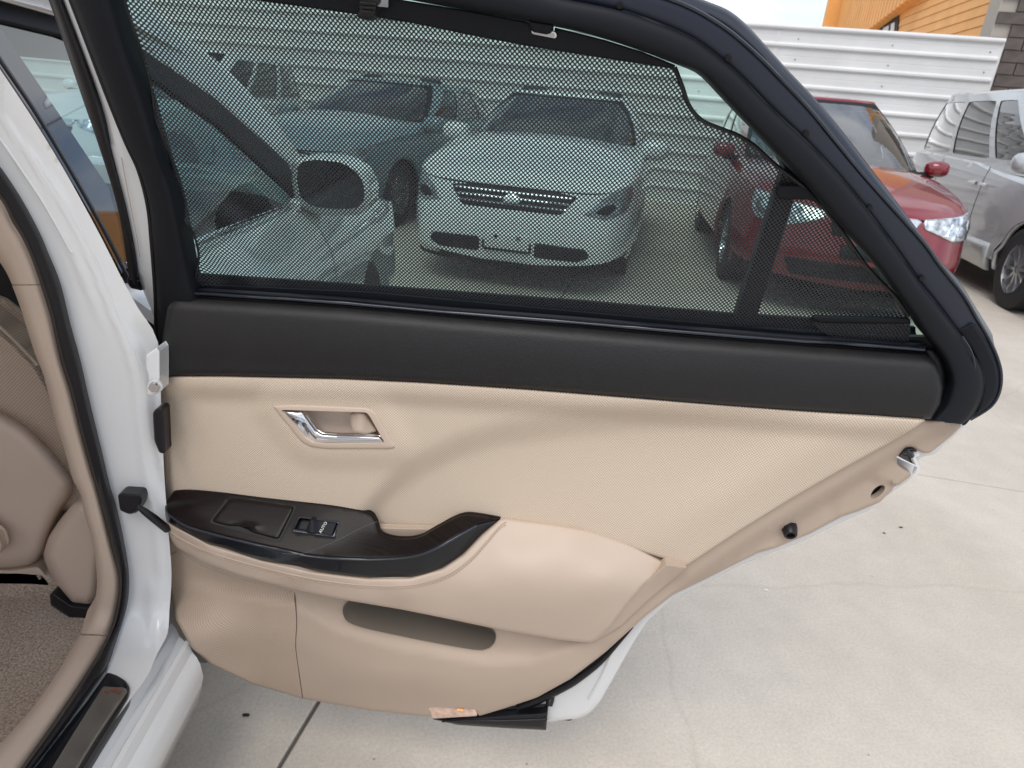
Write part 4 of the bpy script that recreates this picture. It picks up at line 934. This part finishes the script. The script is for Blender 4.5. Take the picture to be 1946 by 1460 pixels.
oe = np.vstack([crs([(1000, -84), (1180, -29)], 4)[:-1], tob]); tube('frame_bead', DU(oe[:, 0], oe[:, 1], -.008), .0022, m_frame2, D, n=6)
cz = tc3[20:]; tube('frame_groove', DU(cz[:, 0], cz[:, 1], -.003), .0018, m_dark, D, n=6)
for (x, y) in ((1178, 10), (1384, 110), (1532, 253), (1652, 394), (1751, 528)): 
    c = UP([float(x)], [float(y)], -.004)[0]; tube('clip_hole', [c, c+un*.0025], .0035, m_dark, D, n=8)
# lower tip overlap piece (rubber cover where the frame meets the flange)
dpatch('frame_tip_cover', [(1816, 628), (1850, 612), (1874, 648), (1893, 690), (1899, 722), (1892, 752), (1872, 778), (1846, 797), (1862, 765), (1868, 735), (1862, 700), (1845, 664)], m_blk, -.002, sp=8, edge=(6, .006), thick=.02, mapf=DU, r=6)
gl2 = crs([(1829, 640), (1846, 668), (1852, 700), (1846, 745), (1815, 790), (1800, 803)], 5); tube('garnish_crease', DU(gl2[:, 0], gl2[:, 1], .0115), .0012, m_frame, D, n=5)
# hinge-side uprights
gi = crs([(195, -60), (210, 0), (236, 89), (271, 192), (301, 291), (325, 363), (340, 430), (354, 500), (366, 550), (372, 570)], 4)
go = crs([(112, -60), (135, 0), (168, 86), (205, 182), (240, 271), (267, 329), (284, 394), (291, 462), (297, 540), (300, 640)], 4)
band('window_garnish', go, gi, m_blk, -.004, .008, mapf=UP, nseg=60, nc=8, bulge=.010)
w0 = crs([(95, -60), (119, 0), (192, 195), (212, 284), (240, 394), (258, 480), (265, 531), (276, 562), (297, 612)], 4)
w1 = crs([(110, -60), (134, 0), (168, 86), (205, 182), (240, 271), (267, 329), (284, 394), (290, 462), (296, 540), (300, 640)], 4)
band('frame_side', w0, w1, m_white, -.035, -.022, mapf=UP, nseg=60, nc=4, bulge=.001)
k0 = crs([(70, -60), (92, 0), (118, 72), (151, 171), (192, 291), (223, 394), (240, 493), (247, 542)], 4)
k1 = crs([(95, -60), (118, 0), (145, 72), (181, 171), (212, 291), (240, 394), (256, 480), (262, 540)], 4)
band('frame_weatherstrip', k0, k1, m_blk2, -.045, -.036, mapf=UP, nseg=60, nc=8, bulge=.012)
k2 = crs([(130, -20), (168, 80), (204, 176), (240, 266), (266, 324), (283, 390), (290, 460), (297, 560), (298, 640), (301, 712)], 5); tube('frame_seal', UP(k2[:, 0], k2[:, 1], -.012), .0045, m_dark, D, n=6)
ci = crs([(225, 300), (240, 380), (252, 440), (260, 490)], 4); tube('frame_side_seam', UP(ci[:, 0]+6, ci[:, 1], -.026), .0006, m_stitch, D, n=4)
# window glass, quarter pane, division bar
glp = [(170, -120), (1100, -60), (1320, 90), (1420, 190), (1560, 330), (1780, 620), (1790, 690), (340, 590), (250, 230)]
patch('window_glass', glp, UP, m_glass, D, off=-.040, sp=60, tdir=-dn)
# (one sheet: thin glass needs no back)
bar = [(1478, 296), (1545, 330), (1535, 352), (1512, 372), (1425, 645), (1383, 645), (1475, 360), (1490, 318)]
dpatch('division_bar', bar, m_blk, -.034, sp=20, edge=(8, .005), thick=.02, mapf=UP)
dpatch('outer_belt_strip', [(340, 518), (380, 521), (735, 545), (1100, 572), (1400, 597), (1560, 606), (1740, 622), (1740, 632), (1560, 616), (1400, 606), (1100, 581), (735, 554), (340, 528)], m_blk, -.05, sp=20, edge=None, thick=.008, mapf=UP, r=0)
dpatch('belt_cavity', [(340, 528), (735, 552), (1100, 579), (1400, 604), (1740, 630), (1760, 700), (300, 590)], m_frame, -.062, sp=40, edge=None, thick=.01, mapf=UP, r=0)
# glass marking
c = UP([1685.], [590.], -.0385)[0]; ux = du; uy = np.cross(un, ux); uy = uy if uy[2] > 0 else -uy
for k, (tx, sz) in enumerate((('TOYOTA', .010), ('TEMPERED', .006), ('M43 AS2', .006))):
    lettering(tx, c-uy*(.010*k), ux, uy, sz, m_print, D, 'glass_marking')
# --- sunshade
mesh_poly = [(225, -35), (236, 0), (253, 51), (270, 103), (288, 171), (295, 223), (312, 267), (325, 305), (334, 342), (337, 383), (346, 411), (363, 435), (372, 455), (378, 486), (374, 520), (366, 552),
             (650, 574), (873, 594), (1100, 612), (1300, 630), (1600, 652), (1724, 661), (1729, 631), (1731, 606), (1724, 600), (1700, 562), (1666, 528), (1640, 497), (1625, 476), (1604, 445), (1580, 414), (1556, 384), (1529, 356), (1498, 332), (1467, 308), (1433, 277), (1402, 257), (1371, 245), (1334, 229), (1310, 202), (1296, 164), (1282, 128), (1150, 108), (1000, 84), (900, 66), (780, 40), (600, 12), (400, -15)]
def mesh_off(x, y):
    le = np.interp(y, [-40, 100, 223, 383, 486, 550], [225, 270, 295, 337, 378, 368]); d = x-le
    o_ = -.018+.004*np.sin(y/34.+d/60.)*np.exp(-np.clip(d, 0, None)/70)
    o_ += .010*np.exp(-np.clip(d, 0, None)/28)
    fold = (y-430)-.85*(x-380); o_ += .004*np.sin(fold/13.)*np.exp(-((x-430)/90)**2)*ss(300, 440, y)
    re = np.interp(y, [128, 164, 202, 229, 245, 277, 356, 445, 562, 606], [1282, 1296, 1310, 1334, 1371, 1433, 1529, 1604, 1700, 1731]); d2 = re-x
    o_ += .008*np.exp(-np.clip(d2, 0, None)/25)+.003*np.sin(y/22.)*np.exp(-np.clip(d2, 0, None)/60)
    return o_
def mesh_uv(P):
    q = doorxy(P); x = q[:, 0]; return np.stack([x+.0006*np.sin(q[:, 1]*60), q[:, 1]*1.03+.0006*np.sin(x*25)], 1)
m_shade = shade_mesh_mat()
sh = patch('sunshade', rnd(mesh_poly, 4), UP, m_shade, D, off=mesh_off, sp=9, uvf=mesh_uv, tdir=None)
# hems
hem = crs([(236, 0), (253, 51), (270, 103), (288, 171), (295, 223), (312, 267), (325, 305), (334, 342), (337, 383), (346, 411), (363, 435), (372, 455), (378, 486), (374, 520), (366, 552)], 5)
tube('shade_hem', UP(hem[:, 0]-.5, hem[:, 1], mesh_off(hem[:, 0], hem[:, 1])+.001), .0018, m_blk2, D, n=6)
hem = crs([(1282, 128), (1296, 164), (1310, 202), (1334, 229), (1371, 245), (1402, 257), (1433, 277), (1467, 308), (1498, 332), (1529, 356), (1556, 384), (1580, 414), (1604, 445), (1625, 476), (1640, 497), (1666, 528), (1700, 562), (1726, 600)], 5)
tube('shade_hem', UP(hem[:, 0], hem[:, 1], mesh_off(hem[:, 0], hem[:, 1])+.001), .0026, m_blk2, D, n=6)
dpatch('shade_tab', [(1478, 353), (1530, 352), (1556, 380), (1562, 392), (1540, 380), (1478, 378), (1474, 365)], m_blk, -.008, sp=7, edge=(4, .003), thick=.004, mapf=UP)
dpatch('shade_tab', [(1545, 600), (1728, 604), (1731, 616), (1560, 614), (1541, 607)], m_blk, -.006, sp=7, edge=(4, .003), thick=.004, mapf=UP)
m_sh2 = m_shade
patch('shade_reinforcement', rnd([(1541, 612), (1731, 614), (1729, 640), (1724, 659), (1600, 650), (1560, 630)], 5), UP, m_sh2, D, off=-.010, sp=10, uvf=lambda P: mesh_uv(P)+np.array([.0019, .0013]), tdir=None)
patch('shade_roller_wrap', rnd([(352, 548), (650, 566), (873, 586), (1300, 620), (1725, 652), (1724, 664), (1300, 636), (873, 600), (650, 580), (352, 558)], 2), UP, m_sh2, D, off=-.012, sp=12, uvf=lambda P: mesh_uv(P)*1.0+np.array([.0021, .0011]), tdir=None)
# rail along the top
rail_t = [(500, -45), (760, -1), (900, 22), (1000, 41), (1012, 44), (1012, 56), (1054, 64), (1054, 52), (1150, 76), (1220, 98), (1284, 124), (1280, 131)]
rail_b = [(1150, 111), (1000, 87), (900, 68), (780, 43), (690, 29), (600, 16), (400, -12), (230, -38)]
hook_hole = rnd([(1008, 52), (1056, 60), (1059, 69), (1055, 74), (1010, 65)], 4)
dpatch('shade_rail', rail_t+rail_b, m_blk, -.004, sp=10, edge=(4, .003), thick=.006, mapf=UP, r=2)
dpatch('rail_hook_slot', hook_hole, m_chrome, .0005, sp=5, edge=(2, .001), thick=.002, mapf=UP, r=0)
dpatch('shade_hook', rnd([(1004, 38), (1052, 46), (1049, 62), (1040, 66), (1012, 61), (1005, 52)], 5), m_blk, .006, sp=5, edge=(5, .004), thick=.01, mapf=UP, r=0)
hk = dpatch('shade_hook', rnd([(684, -8), (724, -4), (722, 8), (715, 14), (712, 34), (702, 38), (684, 36), (677, 30), (684, 14)], 5), m_pad, .010, sp=4, edge=(6, .006), thick=.012, mapf=UP, r=0)
for yy in (6, 14, 22): tube('hook_rib', UP([684, 714], [yy, yy+2], .013), .0015, m_pad, D, n=5)
box('hook_slot', UP([728.], [6.], .002)[0], (.012, .004, .008), m_chrome, D)

# ================================================================== BODY SHELL: pillar, sill, cabin
def JP(x, y, off=0., Y0=1.0, Z0=.36, k=.05):
    x = np.atleast_1d(x); y = np.atleast_1d(y); d = rays(x, y); a = (Y0-off)/d[:, 1]; b = np.where(d[:, 2] < -.02, (Z0+off-CAMZ)/np.minimum(d[:, 2], -.02), 9.)
    h = np.clip(.5+.5*(a-b)/k, 0, 1); t = a*(1-h)+b*h-k*h*(1-h); return CP+d*t[:, None]
seal_out = [(-40, 265), (0, 315), (40, 375), (75, 440), (92, 480), (115, 537), (134, 614), (153, 683), (173, 771), (192, 848), (209, 921), (222, 963), (236, 1028), (246, 1097), (240, 1165), (219, 1227), (204, 1268), (165, 1325), (110, 1400), (40, 1490)]
seal_in = [(-60, 310), (0, 378), (23, 422), (42, 453), (61, 495), (77, 541), (96, 603), (115, 687), (134, 748), (153, 825), (173, 898), (184, 933), (211, 1040), (226, 1104), (219, 1165), (205, 1207), (171, 1268), (103, 1371), (41, 1458), (0, 1520)]
trim_in = [(-60, 430), (0, 499), (23, 541), (38, 583), (65, 668), (84, 718), (104, 798), (123, 856), (138, 910), (153, 940), (161, 979), (175, 1028), (184, 1097), (181, 1138), (171, 1172), (151, 1207), (120, 1261), (68, 1337), (0, 1415), (-60, 1480)]
def bandJ(name, A, B_, mt, offs, nseg=110, closeback=None, **k):
    def rs(C):
        C = crs(C, 5); l = np.concatenate([[0], np.cumsum(np.linalg.norm(np.diff(C, axis=0), axis=1))]); t = np.linspace(0, l[-1], nseg); return np.stack([np.interp(t, l, C[:, 0]), np.interp(t, l, C[:, 1])], 1)
    a, b = rs(A), rs(B_); rows = []; nc = len(offs)
    for j, o_ in enumerate(offs):
        t = j/(nc-1); p = a*(1-t)+b*t; rows.append(JP(p[:, 0], p[:, 1], o_, **k))
    if closeback: rows.append(rows[-1]+np.array(closeback)); 
    return loftg(name, rows, mt, car, sharp=70, uvf=lambda P: np.stack([P[:, 0], P[:, 2]], 1))
# cut pillar trim into upper and lower mouldings
def cut(C, y0, y1): return [p for p in C if y0 <= p[1] <= y1]
bandJ('pillar_trim', cut(seal_in, -999, 560)[:6]+[], cut(trim_in, -999, 545), m_plastic2, [-.008, .001, .003, .003, .002, .001, -.004, -.02], nseg=40, closeback=(-.02, .06, 0))
bandJ('pillar_trim', [(77, 542)]+cut(seal_in, 590, 1220), [(23, 543)]+cut(trim_in, 560, 1172)+[(153, 1204)], m_plastic2, [-.008, .001, .003, .003, .003, .002, -.004, -.02], nseg=110, closeback=(-.02, .06, 0))
bandJ('sill_trim', [(206, 1208)]+cut(seal_in, 1240, 1600), [(151, 1208)]+cut(trim_in, 1240, 1600), m_plastic2, [-.008, .001, .003, .003, .003, .002, -.004, -.02], nseg=50, closeback=(-.03, 0, -.05))
bandJ('opening_weatherstrip', seal_out, seal_in, m_blk2, [-.008, .008, .014, .015, .012, .014, .010, -.006], nseg=140)
# white B pillar jamb
jam_out = [(-40, 75), (0, 132), (60, 222), (120, 320), (180, 428), (212, 490), (232, 530), (262, 585), (300, 650), (306, 760), (312, 900), (320, 1010), (326, 1090), (322, 1160), (318, 1205), (300, 1240), (280, 1285), (240, 1340), (196, 1400), (150, 1462)]
jam_in = [(-46, 258), (-6, 308), (34, 368), (69, 433), (86, 473), (109, 530), (128, 607), (147, 676), (167, 764), (186, 841), (203, 914), (216, 956), (230, 1021), (240, 1090), (234, 1158), (213, 1220), (205, 1266), (190, 1330), (130, 1400), (60, 1480)]
ridge = [(0, 215), (60, 300), (120, 390), (170, 480), (215, 590), (245, 660), (262, 720), (270, 800), (282, 900), (300, 990), (310, 1100)]
ridge = np.array(ridge, float)
def jam_off(x, y):
    xr = np.interp(y, ridge[:, 1], ridge[:, 0]); d = x-xr
    o_ = -.006-.004*ss(6, 34, d)*(1-ss(900, 1080, y))*ss(150, 350, y)+.004*gl(d+4, 6)+.0032*gl(d+30, 7)*(1-ss(500, 700, y))-.010*ss(10, 30, d)*ss(600, 680, y)*(1-ss(880, 1000, y))
    o_ += .007*ss(1090, 1130, y)*gl((x-292)/14, 1)*(1-ss(1250, 1400, y))
    return o_
jp = np.vstack([crs(jam_out, 3), crs(jam_in, 3)[::-1]])
patch('pillar_jamb', jp, lambda x, y, o_: JP(x, y, o_, k=.09), m_white, car, off=jam_off, sp=9, tdir=None)
for dd_, yr in ((6, (300, 760)), (-34, (60, 560))):
    q_ = crs([p for p in ridge if yr[0] <= p[1] <= yr[1]], 5); xx_ = q_[:, 0]+dd_; tube('pressed_ridge', JP(xx_, q_[:, 1], jam_off(xx_, q_[:, 1])-.0012, k=.09), .0026, m_white, car, n=8)
# jamb fittings
HG = lambda x, y, o_: JP(x, y, o_, k=.03)
patch('door_hinge', rnd([(277, 676), (298, 660), (304, 668), (304, 745), (292, 752), (280, 752), (279, 734), (283, 728), (281, 712), (277, 700)], 2), HG, m_white, car, off=.02, sp=5, edge=(3, .003), thick=.03, tdir=(0, 1, 0))
c = JP([297.], [733.], .024)[0]; tube('hinge_bolt', [c, c+np.array([0, -.010, 0])], .008, m_alloy, car, n=6)
c = JP([297.], [733.], .022)[0]; tube('hinge_washer', [c, c+np.array([0, -.004, 0])], .011, m_white, car, n=14)
patch('harness_boot', rnd([(290, 783), (300, 774), (312, 776), (316, 862), (303, 862), (293, 838)], 6), HG, m_blk2, car, off=.016, sp=5, edge=(4, .006), thick=.02, tdir=(0, 1, 0))
patch('check_strap_bracket', rnd([(224, 940), (232, 936), (268, 938), (272, 948), (268, 962), (262, 974), (246, 978), (228, 970)], 5), HG, m_blk2, car, off=.022, sp=4, edge=(5, .008), thick=.03, tdir=(0, 1, 0))
cs = [JP([262.], [962.], .03)[0], JP([275.], [972.], .03)[0], JP([292.], [985.], .02)[0], JP([318.], [1006.], .0)[0]]
tube('check_strap', cs, [.004, .006, .007, .007], m_blk2, car, n=8)
# fender seal strip falling behind the hinge (front door rear edge gap)
gp = crs([(-30, 72), (0, 120), (60, 208), (120, 306), (180, 412), (214, 476), (240, 528), (272, 580), (300, 634)], 4)
# --- outer side plane of the car (leans in above the belt)
sn = np.array([math.cos(R(23)), 0, math.sin(R(23))]); SQ = np.array([-.60, 0, .96])
def SP(x, y, off=0.):
    x = np.atleast_1d(x); y = np.atleast_1d(y); d = rays(x, y); t = ((SQ-CP)@sn+off)/(d@sn); return CP+d*t[:, None]
tube('front_door_gap_seal', SP(gp[:, 0], gp[:, 1], -.003), .006, m_blk2, car, n=6)
fd = bpy.data.objects.new('front_door', None); COL.objects.link(fd); fd.parent = car; fd.location = Vector((-.6, 1.6, 0))-wloc(car)
def spatch(name, poly, mt, off, sp=14, edge=None, thick=.006, r=0, par=None):
    return patch(name, rnd(poly, r) if r else np.array(poly, float), SP, mt, par if par is not None else fd, off=off, sp=sp, edge=edge, thick=thick, tdir=-sn)
spatch('pillar_applique', [(-60, -30), (0, 52), (60, 140), (120, 228), (180, 318), (206, 356), (224, 420), (238, 500), (232, 520), (212, 482), (180, 420), (120, 314), (60, 216), (0, 126), (-60, 40)], m_glossblk, .0, sp=16)
gp_ = [(-60, -25), (0, 32), (113, 62), (236, 112), (290, 135), (411, 232), (548, 358), (558, 385), (480, 425), (380, 468), (330, 490), (236, 505), (224, 424), (206, 358), (180, 320), (120, 230), (60, 142)]
patch('door_window', np.array(gp_, float), SP, m_glass_f, fd, off=-.004, sp=30, tdir=-sn)
bt = [(-80, -20), (0, 2), (103, 31), (180, 55), (236, 78), (274, 98), (411, 190), (548, 312), (560, 345), (560, 378), (548, 360), (411, 235), (274, 138), (236, 116), (180, 92), (113, 66), (0, 38), (-80, 16)]
spatch('window_moulding', bt, m_blk, .004, sp=12, edge=(4, .002), thick=.012)
wp = [(-80, -160), (120, -120), (260, -20), (330, 50), (430, 130), (520, 225), (575, 300), (562, 345), (548, 312), (411, 190), (274, 98), (236, 78), (103, 31), (0, 2), (-80, -20)]
patch('roof_rail', np.array(wp, float), SP, m_white_o, car, off=.006, sp=20, edge=(10, .006), thick=.03, tdir=-sn)
chs = crs([(238, 505), (330, 476), (380, 455), (470, 420), (556, 388)], 4); tube('belt_chrome', SP(chs[:, 0], chs[:, 1], .006), .006, m_chrome, fd, n=6)
# outer skin below the belt, front wing, arch
SPROF = P_([(.2, -.475), (.3, -.472), (.5, -.458), (.62, -.468), (.72, -.470), (.84, -.49), (.93, -.535), (.965, -.605)])
def skin(yv, z, off=0.):
    x = SPROF(z)-.30*np.clip((yv-3.1)/.95, 0, 1)**2.4+off; return np.stack([x, yv, z], 1)
archp = [(2.72+.375*math.cos(t), .33+.375*math.sin(t)) for t in np.linspace(0, PI, 22)][::-1]
def skin_poly(y0, y1, zt): return None
patch('door_skin', [(1.10, .34), (2.14, .34), (2.10, .6), (2.06, .955), (1.10, .965)], lambda a, b, o_: skin(a, b, o_), m_white_o, fd, sp=.06, tdir=(-1, 0, 0), thick=.03)
patch('front_wing', [(2.15, .25), (2.345, .33)]+archp[1:-1]+[(3.095, .33), (3.1, .25), (3.9, .25), (3.95, .45), (3.92, .66), (3.4, .80), (2.7, .90), (2.08, .95), (2.11, .6)], lambda a, b, o_: skin(a, b, o_), m_white_o, car, sp=.06, tdir=(-1, 0, 0), thick=.004)
wh = bpy.data.objects.new('front_wheel', None); COL.objects.link(wh); wh.parent = car; wh.location = Vector((-.60, 2.72, .325))-wloc(car)
M4 = np.eye(4); M4[:3, 0] = (0, 1, 0); M4[:3, 1] = (1, 0, 0); M4[:3, 2] = (0, 0, 1); M4[:3, 3] = (-.585, 2.72, .325); make_wheel(wh, M4, .325, .21)
box('wheel_well', (-.80, 2.72, .45), (.3, .8, .6), m_dark, car)
rows = []
for i, yv in enumerate(np.linspace(2.05, 3.95, 16)):
    zt = float(np.interp(yv, [2.05, 2.7, 3.4, 3.9, 3.95], [.95, .90, .80, .66, .62])); xo = float(skin(np.array([yv]), np.array([zt]))[0, 0]); row = []
    for t in np.linspace(0, 1, 12): row.append((xo*(1-t)+(-2.02-xo)*t if False else xo+(-2.3-2*xo+xo)*0+(t)*(-1.30-xo)*2*1.0, yv, zt+.085*(1-(2*t-1)**4)))
    rows.append(row)
loftg('bonnet', rows, m_white_o, car)
# front bumper face
rows = [[(x, 3.95+.10*(1-((x+1.30)/.75)**2)*math.sin(PI*min(1, (z-.2)/.5)), z) for x in np.linspace(-2.0, -.6, 14)] for z in np.linspace(.2, .66, 8)]
loftg('front_bumper', rows, m_white_o, car)
# roof, far side and floor of the cabin
rows = []
for yv in np.linspace(-.9, 2.0, 14):
    zt = 1.43+.03*math.sin(PI*(yv+.9)/2.9)-.10*max(0, (yv-1.2)/.8)**2; hw = .56
    rows.append([(-1.30+hw*u_, yv, zt-.05*u_**4) for u_ in np.linspace(-1, .98, 12)])
loftg('roof_panel', rows, m_white_o, car)
rows = [[(p[0], p[1], p[2]-.03) for p in r_] for r_ in rows]; loftg('headliner', rows, m_plastic2, car)
box('far_side', (-2.02, .7, .6), (.06, 3.0, .78), m_plastic2, car); box('far_pillar', (-1.92, 1.0, 1.18), (.05, .12, .5), m_plastic2, car)
fl = [(-2.0, -.8, .27), (-.66, -.8, .27), (-.66, 1.2, .27), (-2.0, 1.2, .27)]
mesh_obj('carpet', fl, [(0, 1, 2, 3)], m_carpet, car, smooth=False)
box('front_floor', (-1.34, 1.9, .3), (1.36, 1.5, .06), m_carpet, car)
box('rear_wing', (-.56, -1.35, .62), (.1, 1.1, .72), m_white_o, car, bev=.04)
box('centre_console', (-1.34, 1.5, .45), (.22, 1.2, .34), m_plastic, car, bev=.03); box('dashboard', (-1.34, 2.15, .8), (1.35, .35, .3), m_blk, car, bev=.05)
# --- sill: stepped rocker and scuff plate
def sill_prof():
    return [(-.665, .30), (-.66, .345), (-.640, .352), (-.60, .348), (-.567, .344), (-.5615, .340), (-.560, .328), (-.5555, .328), (-.554, .341), (-.542, .338), (-.534, .324), (-.521, .323), (-.515, .331), (-.508, .329), (-.502, .312), (-.490, .308), (-.483, .298), (-.478, .272), (-.498, .20), (-.53, .15), (-.60, .14)]
rows = []
for y0_, y1_ in ((-1.0, 0), (1.12, 2.3)):
    rows = [[(x, y0_+(((1.035-.075*(min(max(x, -.57), -.47)+.57)/.10) if y1_ == 0 else y1_)-y0_)*t_, z) for x, z in sill_prof()] for t_ in np.linspace(0, 1, 30)]
    loftg('sill', rows, m_white_o, car, sharp=40)
pj = onplane([330, 316], [1212, 1250], [0, 0, .325], np.array([0, 0, 1.]))
scz = lambda x, y, o_: onplane(x, y, [0, 0, .362], np.array([0, 0, 1.]))+np.array([0, 0, 1.])*np.asarray(o_).reshape(-1, 1)
scp = [(204, 1275), (222, 1281), (240, 1292), (247, 1304), (243, 1320), (225, 1350), (190, 1405), (150, 1470), (130, 1500), (30, 1500), (60, 1465), (110, 1400), (165, 1330)]
patch('scuff_plate_base', rnd(scp, 6), scz, m_face, car, off=.0, sp=12, edge=(5, .004), thick=.02, tdir=(0, 0, -1))
scp2 = [(196, 1306), (236, 1308), (243, 1314), (222, 1346), (186, 1400), (146, 1465), (128, 1494), (78, 1494), (100, 1460), (150, 1378)]
patch('scuff_plate', rnd(scp2, 4), scz, m_steel, car, off=.003, sp=12, edge=(3, .002), thick=.004, tdir=(0, 0, -1))
for q, (x, y) in enumerate(((205, 1318), (218, 1314), (226, 1318))): patch('rust_stain', crs([(x-7, y), (x-1, y-3), (x+5, y-1), (x+1, y+4)], 4, True), scz, m_rust2 if False else mat('rust stain %d' % q, (.16, .05, .025), .8), car, off=.0036, sp=3, tdir=(0, 0, -1))

# --- front seat seen through the opening
seat = bpy.data.objects.new('front_seat', None); COL.objects.link(seat); seat.parent = car; seat.location = Vector((-.95, 1.15, .3))-wloc(car)
def YP(Y0):
    def f(x, y, off=0.):
        x = np.atleast_1d(x); y = np.atleast_1d(y); d = rays(x, y); t = (Y0-np.asarray(off))/d[:, 1]; return CP+d*t[:, None] if np.ndim(t) else CP+d*t
    return f
s_f = YP(1.16); suv = lambda P: np.stack([P[:, 0], P[:, 2]], 1)
def seat_patch(name, poly, mt, off, r=10, sp=12, edge=(16, .03), Y=1.16, thick=.08):
    return patch(name, rnd(poly, r), YP(Y), mt, seat, off=off, sp=sp, edge=edge, thick=thick, tdir=(0, 1, 0), uvf=suv)
seat_patch('seat_back_cloth', [(-120, 560), (-40, 590), (0, 622), (35, 655), (72, 692), (100, 740), (130, 820), (175, 930), (150, 980), (-120, 900)], m_seatfab, .0, Y=1.18)
seat_patch('seat_back_shell', [(-150, 740), (-40, 765), (0, 782), (50, 812), (95, 855), (122, 890), (140, 915), (136, 940), (112, 975), (95, 1015), (84, 1050), (62, 1076), (20, 1083), (-150, 1085)], m_leather, .03, r=16, edge=(30, .04), Y=1.17)
tube('seat_piping', YP(1.17)(*crs([(-30, 600), (0, 622), (35, 655), (72, 694)], 4).T, np.full(13, .004)), .003, m_plastic, seat, n=6)
seat_patch('seat_side_cover', [(165, 945), (140, 955), (112, 990), (92, 1020), (81, 1056), (92, 1085), (110, 1118), (133, 1152), (175, 1156), (190, 1130), (200, 1000)], m_leather, .02, r=10, edge=(22, .05), Y=1.12)
seat_patch('seat_map_pocket', [(-100, 1075), (20, 1083), (75, 1075), (95, 1100), (110, 1122), (60, 1118), (-100, 1116)], m_plastic2, .0, Y=1.15, edge=(8, .01))
seat_patch('seat_pull_tab', [(-40, 990), (-2, 1015), (6, 1038), (2, 1052), (-40, 1055)], m_leather, .06, Y=1.16, edge=(6, .008), thick=.02)
seat_patch('seat_rail', [(94, 1130), (102, 1127), (135, 1150), (172, 1154), (172, 1196), (150, 1203), (130, 1202), (128, 1172), (96, 1150)], m_blk2, .0, Y=1.10, edge=(5, .006), r=3)
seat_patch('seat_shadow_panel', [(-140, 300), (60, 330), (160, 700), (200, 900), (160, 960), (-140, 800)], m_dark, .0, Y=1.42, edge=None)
box('seat_cushion', (-1.0, 1.55, .48), (.5, .5, .2), m_leather, seat, bev=.05)
# black belt-line clip at the foot of the door frame
patch('seal_end_clip', rnd([(241, 526), (262, 534), (270, 553), (248, 548), (242, 538)], 3), UP, m_blk2, D, off=-.03, sp=5, edge=(3, .004), thick=.02, tdir=-dn)

# ================================================================== OWN FRONT MIRROR
mr_ = bpy.data.objects.new('side_mirror', None); COL.objects.link(mr_); mr_.parent = car; mr_.location = Vector((-.5, 2.1, .95))-wloc(car)
MY = YP(2.08)
def mpatch(nm, poly, mt, off, edge, thick, r=14, sp=9): return patch(nm, rnd(poly, r), MY, mt, mr_, off=off, sp=sp, edge=edge, thick=thick, tdir=(0, 1, 0))
mpatch('mirror_housing', [(556, 302), (600, 296), (655, 302), (690, 322), (706, 352), (708, 385), (690, 408), (640, 412), (590, 406), (562, 388), (553, 345)], m_white_o, .01, (16, .03), .12)
mpatch('mirror_rim', [(562, 306), (600, 300), (650, 306), (682, 326), (695, 352), (696, 384), (680, 400), (640, 402), (592, 396), (568, 380), (560, 345)], m_white_o, .02, (6, .008), .02)
mpatch('mirror_glass', [(566, 309), (600, 303), (650, 309), (680, 328), (692, 353), (692, 381), (679, 396), (640, 398), (594, 393), (571, 378), (564, 345)], m_glossblk, .024, None, .004)
tube('mirror_arm', [MY([548.], [392.], -.02)[0], MY([575.], [392.], -.02)[0]], .025, m_white_o, mr_, n=8)

# ================================================================== SMALL GROUND LITTER
for i, (x, y, s_, mt, lb) in enumerate([(1456, 1122, .006, m_print, 'small white chip lying on the concrete right of the open door'), (1712, 1003, .006, m_tyre, 'small dark leaf scrap on the concrete right of the rubber stop'), (1680, 1014, .005, m_tyre, 'tiny dark crumb on the concrete just left of the leaf scrap'),
                                        (468, 1360, .007, m_tyre, 'dark twisted twig scrap on the shaded concrete below the door')]):
    c = place(x, y, 0.); bm = bmesh.new(); bmesh.ops.create_icosphere(bm, subdivisions=2, radius=s_)
    for v in bm.verts: v.co = Vector((v.co.x*(1+.4*random.random()), v.co.y*(.5+.3*random.random()), v.co.z*.25+.002))
    me = bpy.data.meshes.new('pebble'); bm.to_mesh(me); bm.free(); me.materials.append(mt); o = bpy.data.objects.new('pebble' if i != 3 else 'twig', me); COL.objects.link(o); o.location = Vector(c); tag(o, lb, 'debris')
for me in bpy.data.meshes: me.validate()
